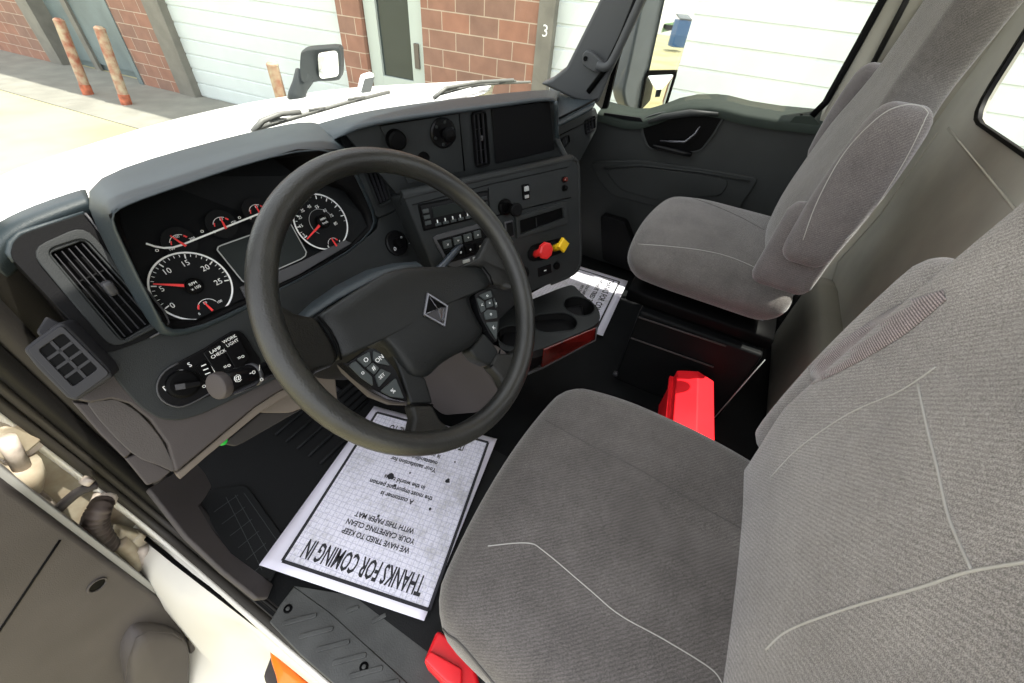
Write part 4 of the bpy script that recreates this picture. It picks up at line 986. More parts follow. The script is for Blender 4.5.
prism('grip_mark', [CL.w(p[0]+nn.x*.8, p[1]+nn.y*.8, .029), CL.w(p[0]-nn.x*.8, p[1]-nn.y*.8, .029), CL.w(p[0]-nn.x*.8+pp.x*.012, p[1]-nn.y*.8+pp.y*.012, .029), CL.w(p[0]+nn.x*.8+pp.x*.012, p[1]+nn.y*.8+pp.y*.012, .029)], CL.n*.0015, 'silver_trim', kb)
for s_, u, v in (('D', 166.5, 388), ('o', 168.5, 381), ('x', 174, 375.5), ('D', 182, 372), ('S', 190, 365), ('o', 204, 386)):
    a, b = CL.px(u, v, .012); text('switch_symbol', s_, CL, a, b, .011, 'white_print', ls, c=.0105)
for k, (pxs, l1, l2, tx, ic_) in enumerate((([(203, 353), (219, 343), (236, 372), (222, 382)], 'LAMP', 'CHECK', (217, 352), (227, 366)), ([(220, 342), (236, 332), (250, 358), (237, 371)], 'WORK', 'LIGHT', (231, 341), (241, 357)))):
    rk = frp('rocker_switch', CL, pxs, .009, .016, 'gloss_black', bev=.0015, rnd=.003)
    for s_, dv_ in ((l1, .004), (l2, -.004)):
        a, b = CL.px(*tx, .016); text('switch_text', s_, CL, a, b+dv_, .0075, 'white_print', rk, c=.0162)
    a, b = CL.px(*ic_, .016); text('switch_symbol', '=o', CL, a, b, .010, 'white_print', rk, c=.0162)
dm = frp('dimmer_wheel', CL, [(196, 367), (206, 361), (214, 376), (205, 382)], .009, .013, 'black', bev=.001)
strips('dimmer_scale', CL, [(CL.px(208, 363), CL.px(213.5, 373)), (CL.px(199, 366), CL.px(204, 364)), (CL.px(201, 370), CL.px(206, 368)), (CL.px(203, 374), CL.px(208, 372))], .0016, .0135, 'white_print', dm)
# round mirror control right of the cluster
a, b = CL.px(397, 243, .01); mcn = fcyl('mirror_control', CL, a, b, [(.030, .006), (.030, .011), (.026, .012), (0, .012)], 'gloss_black', db, 30)
fcyl('control_knob', CL, a, b, [(.012, .012), (.010, .024), (0, .025)], 'black', mcn, 20)
for s_, u, v in (('o', 401, 237), ('D', 395, 249), ('-', 409, 243)):
    x, y = CL.px(u, v, .012); text('switch_symbol', s_, CL, x, y, .011, 'white_print', mcn, c=.0125)

# --- centre stack ------------------------------------------------------------
stk = [(404, 197), (575, 158.5), (579, 166), (581, 262), (576, 273), (560, 281), (528, 293), (500, 320), (452, 320), (430, 262)]
frp('centre_stack', ST, stk, -.16, 0, 'dash', bev=.006, rnd=.012)
# upper panel above the tray
upp = [(352, 120), (383, 118), (560, 88), (558, 104), (560, 158), (400, 196), (372, 150)]
frp('upper_panel', UP, [(344, 133), (378, 125), (440, 115), (515, 105), (553, 99), (562, 160), (402, 200)], -.03, -.002, 'dash')
# tray between: floor and lip
tr = [(404, 198), (575, 160), (556, 140), (395, 176)]
TF = [ST.w(ST.px(404, 197)[0], ST.px(404, 197)[1], 0), ST.w(*ST.px(575, 159), 0)]
bk0, bk1 = at(398, 182, UP.pl(0)), at(556, 146, UP.pl(0))
loft('tray_lip', [[TF[0]+V((0, 0, .0)), TF[1]], [TF[0]+V((.006, .010, .006)), TF[1]+V((.003, .010, .006))], [TF[0]+V((.011, .020, .005)), TF[1]+V((.005, .020, .005))], [TF[0]+V((.014, .026, -.03)), TF[1]+V((.003, .026, -.03))]], 'dash', db, thick=.003)
loft('tray_floor', [[TF[0]+V((.014, .026, -.020)), TF[1]+V((.003, .026, -.022))], [bk0+V((0, .012, -.03)), bk1+V((0, .012, -.03))]], 'black', db, thick=.003)
tube('panel_gap', [ST.w(*ST.px(u, v), .0005) for u, v in ((488, 188), (490, 217), (500, 262))], .0013, 'black', db, 6)
tube('panel_gap', [ST.w(*ST.px(u, v), .0005) for u, v in ((489, 217.5), (571, 197.5))], .0013, 'black', db, 6)
tube('panel_gap', [ST.w(*ST.px(u, v), .0005) for u, v in ((412, 205), (489, 184.5), (568, 167))], .0011, 'black', db, 6)
rz = UP.px(556, 140)
tube('tray_end', [TF[1]+V((-.002, .0, -.002)), TF[1]+V((.0, .03, .0)), at(556, 138, UP.pl(-.005)), at(556, 126, UP.pl(-.005))], .008, 'dash', db, 8)
tube('stack_edge', smoothpoly([ST.w(*ST.px(u, v), -.004) for u, v in ((404, 198), (480, 180), (560, 162.5), (574, 160), (579, 167), (580, 215), (581, 260), (574, 274), (552, 284))], 3, False), .005, 'dash', db, 8)
# panel A (knobs) and panel B (bin door) with the vertical vent between
frp('knob_panel', UP, [(380, 126), (459, 113.5), (464, 171), (408, 184), (398, 160)], 0, .004, 'dash', bev=.0015, rnd=.004)
frp('storage_bin_door', UP, [(492, 108.5), (550, 101), (555, 150), (496, 164)], 0, .004, 'dash_dark', bev=.002, rnd=.006)
tube('panel_gap', [at(u, v, UP.pl(.004)) for u, v in ((381, 125.5), (459, 113), (464.5, 171))], .0018, 'black', db, 6)
hole(D.objects['upper_panel'], UP, ((473, 115), (486, 112.5), (490, 164), (477, 167)), .006, .028)
vg3, L3 = vent('air_vent', UP, ((473, 115), (486, 112.5), (490, 164), (477, 167)), .006, 3, (.3, .5, .72), .005, mb='dash_dark')
rbox('vent_tab', L3(.5, .45, -.002), (.006, .006, .012), .002, 'silver_trim', vg3, 3)
a, b = UP.px(396, 140, .01); kn1 = fcyl('panel_knob', UP, a, b, [(.021, .004), (.020, .020), (.016, .024), (0, .025)], 'black', db, 26)
a, b = UP.px(443, 133, .006); mnt = fcyl('round_mount', UP, a, b, [(.032, .004), (.032, .008), (.028, .010), (0, .010)], 'gloss_black', db, 32)
fcyl('mount_ball', UP, a, b, [(.010, .010), (.009, .022), (.014, .028), (.016, .036), (.013, .044), (0, .048)], 'black', mnt, 22)
for i in range(6):
    t = R(60*i+20); fcyl('mount_bolt', UP, a+.023*math.cos(t), b+.023*math.sin(t), [(.0035, .010), (.0035, .012), (0, .0125)], 'dash', mnt, 8)
a, b = UP.px(423.5, 158.5, .004); fcyl('socket_hole', UP, a, b, [(.015, .003), (.015, .0052), (.0135, .0055), (.012, .0045), (0, .0045)], 'black', db, 26)
# top pad over the centre, from the windscreen to its brow
u_far = [(298, 126), (345, 112.5), (390, 105), (437, 98.5), (480, 94), (515, 90.5), (548, 88.5), (562, 90)]
u_lip = [(330, 138), (355, 124), (392, 118), (440, 111), (478, 106), (515, 101), (551, 95.5), (557, 100)]
dF = [.88, .85, .82, .79, .76, .745, .73, .72]
Fp = [at(u, v, ('y', y)) for (u, v), y in zip(u_far, dF)]
Lp = [at(u, v, UP.pl(.030)) for u, v in u_lip]; Lp[0] = at(330, 138, CL.pl(.03))
Lb = [p-V((0, 0, .010)) for p in Lp]; Bb = [at(u, v+3, UP.pl(-.002)) for u, v in u_lip]
loft('centre_top_pad', [[p+V((0, .02, -.04)) for p in Fp], Fp, [a.lerp(b, .6)+V((0, 0, .004)) for a, b in zip(Fp, Lp)], Lp, Lb, Bb], 'dash_top', db, thick=.003, sub=1)
tube('pad_end', [Lp[-1]+V((-.004, 0, -.006)), at(556.5, 112, UP.pl(.012)), at(556.5, 130, UP.pl(.002)), at(558, 142, UP.pl(0))], .006, 'dash_top', db, 8)
# radio
ra0, ra1, rb0, rb1 = rect(ST, ((418, 205.6), (488, 189), (491, 213.5), (424, 233)), .002)
rd = fbox('radio', ST, ra0, ra1, rb0, rb1, -.02, .003, 'black', db, .002)
fbox('radio_face', ST, ra0+.004, ra1-.004, rb0+.004, rb1-.004, .003, .006, 'gloss_black', rd, .001)
W_ = ra1-ra0; H_ = rb1-rb0
fbox('radio_display', ST, ra0+.16*W_, ra1-.22*W_, rb0+.42*H_, rb1-.012, .006, .0075, 'lcd', rd)
for i in range(6):
    x = ra0+.16*W_+i*.108*W_; fbox('radio_button', ST, x, x+.075*W_, rb0+.10*H_, rb0+.20*H_, .006, .010, 'button', rd, .001)
    fbox('button_mark', ST, x+.03*W_, x+.042*W_, rb0+.20*H_, rb0+.32*H_, .006, .0075, 'white_print', rd)
for i in range(3):
    y = rb1-.012-.22*H_*i; fbox('radio_button', ST, ra0+.03*W_, ra0+.11*W_, y-.14*H_, y, .006, .009, 'button', rd, .001); fbox('radio_button', ST, ra1-.14*W_, ra1-.05*W_, y-.14*H_, y, .006, .009, 'dash', rd, .001)
# switch bank below the radio
sw = frp('switch_bank', ST, [(433, 238), (437, 235), (484, 222.5), (492, 228), (497, 252), (487, 258), (454, 268), (448, 266)], .0, .005, 'silver_trim', bev=.002, rnd=.004)
frp('switch_bank_inner', ST, [(437, 240), (486, 226.5), (492, 250), (450, 263)], .004, .006, 'gloss_black', sw, .001)
for (u, v, w_, h_, mm) in ((447, 244, .022, .018, 'button'), (457.5, 240.5, .022, .018, 'button'), (467.5, 237.5, .022, .018, 'button'), (477, 234.5, .020, .018, 'button'), (450, 255, .022, .020, 'black'), (460, 252, .022, .020, 'black'), (469.5, 249, .022, .020, 'black'), (479, 246, .022, .020, 'black'), (466, 261, .020, .008, 'grey_print'), (476, 258, .020, .008, 'grey_print')):
    a, b = ST.px(u, v, .008); k_ = fbox('switch_key', ST, a-w_/2, a+w_/2, b-h_/2, b+h_/2, .006, .012, mm, sw, .0015)
    if mm != 'grey_print': text('key_symbol', random.choice(['o', '=', 'x', '+', '#']), ST, a, b, .009, 'white_print', sw, c=.0125)
# upper right row
frp('accessory_panel', ST, [(489, 186), (567, 168), (570, 197), (489, 217)], 0, .002, 'dash', bev=.001, rnd=.004)
a, b = ST.px(505, 207, .004); pw = fcyl('power_socket', ST, a, b, [(.020, .0), (.020, .008), (.015, .010), (.013, .004), (0, .004)], 'black', db, 26)
a, b = ST.px(517, 210, .03); fcyl('socket_cap', ST, a, b, [(.017, .022), (.017, .030), (.013, .032), (0, .032)], 'dash_dark', pw, 22)
tube('cap_strap', [ST.w(*ST.px(503, 203, .02), .01), ST.w(*ST.px(509, 202, .03), .028), ST.w(*ST.px(514, 206, .03), .026)], .003, 'black', pw, 6)
a0, a1, b0, b1 = rect(ST, ((521.5, 185), (528, 183.5), (530, 198.5), (523.5, 200)), .004); rk = fbox('rocker_switch', ST, a0, a1, b0, b1, 0, .006, 'black', db, .001)
fbox('rocker_key', ST, a0+.004, a1-.004, (b0+b1)/2+.002, b1-.005, .006, .011, 'grey_print', rk, .001); fbox('rocker_lamp', ST, a0+.004, a1-.004, b0+.003, b0+.011, .006, .008, 'grey_print', rk, .001)
for v, mm, mm2 in ((179.5, 'dash_dark', 'wood'), (188, 'dash_dark', 'black')):
    a, b = ST.px(564.5, v, .004); kn2 = fcyl('small_button', ST, a, b, [(.009, .0), (.009, .004), (0, .004)], mm, db, 18); fcyl('button_cap', ST, a, b, [(.006, .004), (.006, .012), (.004, .014), (0, .014)], mm2, kn2, 16)
a0, a1, b0, b1 = rect(ST, ((504, 222), (512, 220), (514.5, 236), (506.5, 238.5)), .004); rk = fbox('rocker_switch', ST, a0, a1, b0, b1, 0, .006, 'silver_trim', db, .002); fbox('rocker_key', ST, a0+.004, a1-.004, b0+.004, b1-.004, .006, .010, 'gloss_black', rk, .001)
# storage slot
so_ = [at(u, v, ST.pl(.004)) for u, v in ((515, 216.5), (566, 201.5), (568, 223.5), (517, 238.5))]; si_ = [at(u, v, ST.pl(.004)) for u, v in ((519, 220.5), (562, 207.5), (563.5, 218), (520, 234))]
sl = frame_ring('storage_slot', [p+ST.n*.004 for p in so_], [p+ST.n*.004 for p in si_], -ST.n*.009, 'dash', db, .002); prism('slot_floor', [p-ST.n*.0035 for p in si_], -ST.n*.001, 'black', sl)
a0, b0 = ST.px(536, 223, .0); fbox('slot_divider', ST, a0-.001, a0+.001, b0-.012, b0+.014, .0, .003, 'dash', sl)
# brake valve knobs
for (bu, bv_), (hu, hv), mm, lab, hr in (((534, 254), (545, 250.5), 'red_knob', 'red octagonal trailer air brake knob', .0235), ((553, 248), (562.5, 245), 'yellow_knob', 'yellow square parking brake knob', .021)):
    a, b = ST.px(bu, bv_, .004); base_ = fcyl('brake_knob', ST, a, b, [(.020, .0), (.020, .006), (.012, .008), (.010, .012)], 'dash_dark', db, 24); base_['label'] = lab
    ha, hb_ = ST.px(hu, hv, .045); hp = ST.w(ha, hb_, .045); bp_ = ST.w(a, b, .008)
    tube('knob_stem', [bp_, hp], .010, mm, base_, 12)
    kf = Fr(hp, ST.x, ST.y)
    if mm == 'red_knob': fcyl('knob_head', kf, 0, 0, [(.012, -.006), (hr, -.002), (hr, .006), (hr-.004, .009), (0, .010)], mm, base_, 8)
    else: fcyl('knob_head', kf, 0, 0, [(.010, -.006), (hr, -.002), (hr, .005), (hr-.004, .008), (0, .008)], mm, base_, 4)
frp('knob_plate', ST, [(530, 247), (536, 244), (560, 238), (566, 243), (564, 252), (540, 261), (531, 260)], 0, .003, 'black', bev=.001, rnd=.008)
a0, a1, b0, b1 = rect(ST, ((538, 268), (551, 264.5), (552, 273), (539, 276.5)), .004); rk = fbox('interlock_switch', ST, a0, a1, b0, b1, 0, .004, 'gloss_black', db, .001); fbox('switch_mark', ST, (a0+a1)/2-.004, (a0+a1)/2+.004, (b0+b1)/2-.001, (b0+b1)/2+.001, .004, .005, 'white_print', rk)
a, b = ST.px(557, 266, .004); fcyl('round_plug', ST, a, b, [(.011, 0), (.011, .005), (0, .006)], 'black', db, 20)
a, b = ST.px(522, 273, .004); ck_ = fcyl('climate_knob', ST, a, b, [(.020, .0), (.019, .012), (0, .014)], 'gloss_black', db, 24); text('knob_mark', 'o', ST, a, b, .014, 'white_print', ck_, c=.0145)
# passenger side of the dash
pd = [(552, 86), (584, 89.5), (596, 98), (598, 112), (597, 128), (590, 143), (581, 158), (578, 170), (560, 170), (553, 125)]
PDN = V((-.25, -.93, .25)).normalized(); PD = Fr(at(590, 120, ('x', 1.72)), V((.93, -.25, 0)), V((.06, .23, .93)))
frp('passenger_panel', PD, [(554, 128), (596, 107), (598.5, 114), (597, 130), (588, 147), (580, 162), (556, 180)], -.30, 0, 'dash', bev=.008)
pr = [[at(u, v, ('y', .86)) for u, v in ((545, 86), (565, 84), (580, 86))], [at(u, v, ('y', .74)) for u, v in ((552, 96), (575, 89), (590, 93))], [at(u, v, PD.pl(.012)) for u, v in ((552, 122), (575, 108), (596, 98))], [at(u, v, PD.pl(0.01)) for u, v in ((552, 131), (575, 119), (597, 108))]]
loft('passenger_top_pad', pr, 'dash_top', db, thick=.004, sub=2)
tube('trim_line', [at(u, v, PD.pl(.008)) for u, v in ((556, 120), (597, 99))], .004, 'black', db, 6)
tube('trim_line', [at(u, v, PD.pl(.004)) for u, v in ((558, 136), (597, 117))], .002, 'black', db, 6)
hole(D.objects['passenger_panel'], PD, ((586, 121), (595, 116), (595.5, 128), (587, 134)), .006, .028)
vg4, _ = vent('air_vent', PD, ((586, 121), (595, 116), (595.5, 128), (587, 134)), .006, 3, (.25, .5, .75), .006, mb='dash_dark')
vg5, _ = vent('air_vent', PD, ((562, 139), (569, 135), (570, 142), (564, 147)), .006, 3, (.5,), .004, mb='dash_dark')
# dark body behind, under the dash
frp('dash_underside', CL, [(100, 400), (300, 370), (440, 290), (560, 200), (560, 170), (300, 240), (150, 320)], -.20, -.06, 'black', bev=0)
tag(frp('stack_body', ST, [(440, 262), (575, 230), (575, 270), (500, 310)], -.22, -.16, 'black', bev=0))
cbx = prism('centre_console', [V((.62, .62, 0)), V((.93, .45, 0)), V((1.03, .62, 0)), V((.95, 1.05, 0)), V((.62, 1.05, 0))], (0, 0, .42), 'dash_dark', db, .01)
prism('lower_console_panel', roundpoly([at(u, v, ('x', .612)) for u, v in ((415, 390), (422, 366), (455, 345), (490, 350), (515, 372), (505, 411), (442, 416))], .03), (.03, 0, 0), 'knee', db, .006)

# --- cup holder tray
CZ = .32
ch = thing('cup_holder', (.85, .3, .0), 'black cup holder tray with three wells and a dark red wood front', 'cup holder')
cpx = [(560, 288), (573, 284), (581, 293), (598, 307), (601, 318), (595, 326), (543, 348), (528, 353), (500, 350), (494, 318), (530, 300)]
tp = prism('tray_top', roundpoly([at(u, v, ('z', CZ)) for u, v in cpx], .02), (0, 0, -.07), 'dash', ch)
def disc(u, v, r, u2=None, v2=None):
    c_ = at(u, v, ('z', CZ)); c2_ = at(u2, v2, ('z', CZ)) if u2 else c_
    d = (c2_-c_); ang = math.atan2(d.y, d.x); pts = []
    for i in range(13): t = ang+math.pi/2+math.pi*i/12; pts.append(c_+V((math.cos(t), math.sin(t), 0))*r)
    for i in range(13): t = ang-math.pi/2+math.pi*i/12; pts.append(c2_+V((math.cos(t), math.sin(t), 0))*r)
    return pts
wells = [disc(579, 306, .050), disc(546, 323, .044, 563, 321.5), disc(513, 336, .046)]
cut(tp, [prism('cutter', [p+V((0, 0, .01)) for p in w_], (0, 0, -.075), 'black') for w_ in wells])
tp.data.materials.clear(); tp.data.materials.append(M['dash']); bevel(tp, .002)
for w_ in wells:
    cc = sum(w_, V())/len(w_)
    tube('well_rim', w_, .0022, 'dash', tp, 6, closed=True)
    loft('cup_well', [[p for p in w_], [cc+(p-cc)*.9-V((0, 0, .10)) for p in w_], [cc-V((0, 0, .10))+(p-cc)*.01 for p in w_]], 'black', ch, closed=True, thick=.002)
wf = [at(u, v, ('z', CZ-.002)) for u, v in ((543, 348.5), (595, 327))]
wb = [p+V((.004, .004, -.055)) for p in wf]
fr_w = (wf[1]-wf[0]).normalized(); nw = V((fr_w.y, -fr_w.x, 0)); nw = nw if nw.y < 0 else -nw
wlo = [at(540.5, 367, (wf[0], nw)), at(594, 339, (wf[0], nw))]
prism('wood_front', [wf[0], wf[1], wlo[1], wlo[0]], nw*.006, 'wood', ch, .002)
tube('front_trim', [wlo[0]+nw*.004-fr_w*.05, wlo[0]+nw*.005, wlo[1]+nw*.005, wf[1]+nw*.004+fr_w*.004], .0035, 'silver_trim', ch, 8)
lb = [at(u, v, ('z', .245)) for u, v in ((500, 366), (528, 372), (562, 357), (584, 343), (580, 315), (500, 330))]
prism('tray_base', lb, (0, 0, .05), 'dash_dark', ch, .01)
loft('tray_belly', [[p for p in lb], [p+V((-.01, .06, -.06)) for p in lb]], 'knee', ch, closed=True, thick=.003)

# ================================================================= STEERING WHEEL
wn = V((-.052, -.746, .664)).normalized(); wc = V((.378, .324, .707))
WX = (V((1, 0, 0))-wn*wn.x).normalized(); WF = Fr(wc, WX, wn.cross(WX))
sw_ = thing('steering_wheel', wc-wn*.10, 'black four-spoke steering wheel with a diamond emblem and two button pads', 'steering wheel')
RR, rr_ = .2135, .0168
bm = bmesh.new(); K, N_ = 16, 96; rings = []
for i in range(N_):
    t = 2*math.pi*i/N_; cdir = WF.x*math.cos(t)+WF.y*math.sin(t); c_ = wc+cdir*RR
    rings.append([bm.verts.new(c_+cdir*rr_*math.cos(2*math.pi*j/K)+WF.n*rr_*1.12*math.sin(2*math.pi*j/K)) for j in range(K)])
for i in range(N_):
    for j in range(K): bm.faces.new((rings[i][j], rings[i][(j+1) % K], rings[(i+1) % N_][(j+1) % K], rings[(i+1) % N_][j]))
frombm('rim', bm, 'rim_worn', sw_, True)
def wpx(u, v, c): return at(u, v, WF.pl(c))
HC = -.030      # hub face below the rim plane
hub = [(319, 318), (336, 303), (366, 284), (391, 270), (419, 266), (463, 266), (483, 268), (492, 285), (474, 294), (471, 302), (478, 318), (484, 332), (472, 347), (455, 356), (440, 366), (428, 377), (412, 376), (396, 358), (385, 345), (372, 339), (356, 346), (341, 359), (333, 340)]
hp = smoothpoly([wpx(u, v, HC) for u, v in hub], 3); hcn = wpx(420, 318, HC)
layers = []
for s_, h in ((1.0, -.045), (1.0, -.012), (.985, -.003), (.95, .0015), (.85, .005), (.7, .008), (.5, .010), (.3, .0115), (.02, .012)):
    lay = []
    for p in hp:
        d_ = p-hcn; e_ = V((d_.dot(WF.x), d_.dot(WF.y), 0)).normalized(); el = WF.x*(e_.x*.118)+WF.y*(e_.y*.082); bl = 0 if s_ > .9 else min(1, (.95-s_)/.55)
        lay.append(hcn+(d_*(1-bl)+el*bl)*s_+WF.n*h)
    layers.append(lay)
loft('airbag_cover', layers, 'hub', sw_, closed=True)
# lower backing and spokes
def spoke(name, px, c0, th, m='rim', bev=.008, cs=None):
    pts = [wpx(u, v, c) for (u, v), c in zip(px, cs)] if cs else [wpx(u, v, c0) for u, v in px]
    return prism(name, pts, -WF.n*th, m, sw_, bev)
spoke('spoke', [(284, 352), (272, 322), (276, 300), (296, 312), (319, 317), (334, 342), (341, 360), (332, 366), (318, 372), (308, 382)], 0, .030, 'rim', .009, [-.006, -.004, -.004, -.02, -.030, -.031, -.032, -.03, -.02, -.010])
spoke('spoke', [(483, 268), (463, 266), (480, 257), (493, 232), (510, 246), (518, 275), (513, 290), (505, 285), (492, 285)], 0, .028, 'rim', .009, [-.030, -.030, -.018, -.004, -.003, -.003, -.006, -.018, -.030])
spoke('spoke', [(411, 404), (433, 404), (441, 420), (456, 432), (478, 434), (470, 444), (430, 452), (390, 448), (396, 440), (412, 432), (415, 418)], 0, .028, 'rim', .008, [-.03, -.03, -.016, -.008, -.004, -.003, -.003, -.004, -.006, -.014, -.022])
spoke('spoke', [(490, 366), (497, 352), (512, 354), (523, 345), (527, 360), (512, 395), (503, 404), (506, 388), (500, 376)], 0, .028, 'rim', .008, [-.03, -.03, -.012, -.003, -.003, -.003, -.006, -.010, -.02])
spoke('spoke_cover', [(392, 352), (410, 372), (426, 377), (434, 404), (411, 405), (400, 372)], HC-.002, .03, 'hub', .005)
spoke('spoke_cover', [(470, 350), (484, 332), (492, 340), (499, 352), (491, 366), (478, 360)], HC-.002, .03, 'hub', .005)
spoke('spoke_underside', [(340, 362), (346, 372), (372, 396), (392, 404), (410, 405), (408, 398), (380, 385)], HC-.012, .02, 'knee', .004)
spoke('spoke_underside', [(471, 352), (478, 360), (489, 367), (494, 360), (484, 350)], HC-.010, .02, 'tan_trim', .004)
tube('seam_gap', [wpx(u, v, HC+.002) for u, v in ((318, 316), (330, 330), (337, 345), (341, 360))], .0018, 'black', sw_, 6)
tube('seam_gap', [wpx(u, v, HC+.002) for u, v in ((483, 267), (490, 276), (493, 285))], .0018, 'black', sw_, 6)
tube('seam_gap', [wpx(u, v, HC+.0) for u, v in ((410, 404.5), (433, 405))], .0015, 'black', sw_, 6)
tube('seam_gap', [wpx(u, v, HC+.0) for u, v in ((500, 350), (497, 362), (490, 367))], .0015, 'black', sw_, 6)
# button pads
def padset(name, outline, btns):
    t = prism(name, roundpoly([wpx(u, v, HC+.006) for u, v in outline], .006), -WF.n*.02, 'gloss_black', sw_, .002)
    for px, s_ in btns:
        pts = [wpx(u, v, HC+.009) for u, v in px]; cc = sum(pts, V())/len(pts)
        prism('button', roundpoly([cc+(p-cc)*.93 for p in pts], .002), -WF.n*.004, 'button', t, .0008)
        ff = Fr(cc, WF.x, WF.y); text('button_symbol', s_, ff, 0, 0, .009 if len(s_) < 3 else .0065, 'white_print', t, c=.0003)
    return t
padset('button_pad', [(341, 361), (347, 364), (372, 347), (382, 353), (395, 369), (402, 385), (408, 402), (392, 399), (376, 391), (358, 377)],
       [([(356, 359), (370, 351), (372, 362), (366, 368)], 'O'), ([(373, 350), (381, 354), (391, 366), (379, 364), (373, 360)], 'ON'), ([(366, 368), (373, 362), (380, 368), (375, 375)], '#'),
        ([(348, 365), (355, 360), (364, 369), (373, 377), (374, 387), (360, 377)], 'o'), ([(375, 376), (381, 368), (392, 373), (379, 388)], 'SET'), ([(380, 391), (396, 377), (405, 399), (391, 397)], '%')])
padset('button_pad', [(475, 294), (482, 290), (492, 289), (499, 306), (500, 322), (497, 343), (490, 334), (480, 315)],
       [([(479, 295), (491, 290), (493, 297), (485, 300)], 'o'), ([(477, 297), (484, 301), (486, 310), (482, 313)], '<'), ([(486, 301), (492, 298), (494, 306), (487, 308)], '+'), ([(494, 297), (498, 306), (496, 308)], '>'), ([(484, 313), (488, 309), (497, 310), (498, 318), (486, 320)], 'o'), ([(486, 322), (498, 321), (497, 340)], 'K')])
# diamond emblem
eo = [wpx(u, v, HC+.016) for u, v in ((427.5, 292), (449, 305.5), (445.5, 327), (423.5, 314.5))]
ec = sum(eo, V())/4; ei = [ec+(p-ec)*.80 for p in eo]
em = frame_ring('emblem', eo, ei, -WF.n*.008, 'dark_chrome', sw_, .001)
for i in range(4):
    a, b = ei[i], ei[(i+1) % 4]; mm = 'chrome' if i in (1,) else ('dark_chrome' if i == 2 else 'black')
    v_ = [a-WF.n*.003, b-WF.n*.003, ec+WF.n*.003, a-WF.n*.006, b-WF.n*.006, ec-WF.n*.006]
    mesh('emblem_facet', v_, [[0, 1, 2], [5, 4, 3], [0, 3, 4, 1], [1, 4, 5, 2], [2, 5, 3, 0]], mm, em)
for i in range(4): tube('emblem_spar', [ei[i]-WF.n*.002, ec+WF.n*.004], .0009, 'dark_chrome', em, 5)
# column and stalks
sc = thing('steering_column', V((.40, .62, .40)), 'dark steering column shroud with stalks behind the wheel', 'steering column')
colr = []
cd = V((0.0, .746, -.664)).normalized()
for s_, wx, wy in ((.10, .060, .050), (.12, .075, .062), (.16, .085, .072), (.26, .085, .075), (.36, .07, .06)):
    c_ = wc+cd*s_; colr.append([c_+WF.x*(wx*math.copysign(abs(math.cos(t))**.7, math.cos(t)))+WF.y*(wy*math.copysign(abs(math.sin(t))**.7, math.sin(t))) for t in [2*math.pi*i/24 for i in range(24)]])
colr.insert(0, [sum(colr[0], V())/24]*24)
loft('column_shroud', colr, 'dash_dark', sc, closed=True)
tube('column_boot', [wc-wn*.05, wc-wn*.095], .05, 'black', sw_, 20)
# bluish trim panel over the column behind the hub
cvr = [[at(u, v, ('y', .50)) for u, v in ((296, 318), (312, 303), (335, 287), (366, 271), (392, 264), (416, 262), (424, 268))], [wpx(u, v, HC-.03) for u, v in ((292, 326), (312, 316), (336, 300), (366, 284), (391, 272), (410, 268), (424, 268))]]
loft('column_top_cover', cvr, 'dash_top', sc, thick=.003)
# left multi function stalk
lsA, lsB = at(221, 385, ('y', .53)), at(305, 358, ('y', .55))
dS = (lsB-lsA).normalized()
tube('multifunction_stalk', [lsA, lsA+dS*.006, lsA+dS*.055, lsA+dS*.062, lsB], [.0185, .020, .0175, .015, .013], 'gloss_black', sc, 20)
SC_ = Fr(lsA, dS.orthogonal(), dS.cross(dS.orthogonal())); sgn = 1 if SC_.n.dot(dS) < 0 else -1
fcyl('stalk_end_cap', SC_, 0, 0, [(.0195, -.004*sgn), (.0205, .001*sgn), (.0195, .008*sgn), (.016, .0095*sgn), (0, .0095*sgn)], 'knee', sc, 28, 1)
tube('stalk_collar', [lsA+dS*.050, lsA+dS*.056], .0188, 'silver_trim', sc, 20)
tube('stalk_edge', [lsA+dS*.006+V((0, -.012, -.0165)), lsA+dS*.05+V((0, -.011, -.0145))], .0012, 'silver_trim', sc, 6)
SF = Fr(at(245, 374, ('y', .505)), dS, V((0, .3, 1))); 
for s_, u, v in (('@', 237, 378), ('-o', 252, 372), ('o', 261, 379), ('/', 259, 368)):
    p_ = at(u, v, (SF.o, SF.n)); q_ = p_-SF.o; text('stalk_symbol', s_, SF, q_.dot(SF.x), q_.dot(SF.y), .012, 'white_print', sc, c=.001)
rsA, rsB = at(463, 242, ('y', .50)), at(435, 275, ('y', .50))
tube('shift_stalk', [rsA, rsA.lerp(rsB, .12), rsA.lerp(rsB, .7), rsB], [.004, .0085, .0085, .012], 'stalk_blue', sc, 14)

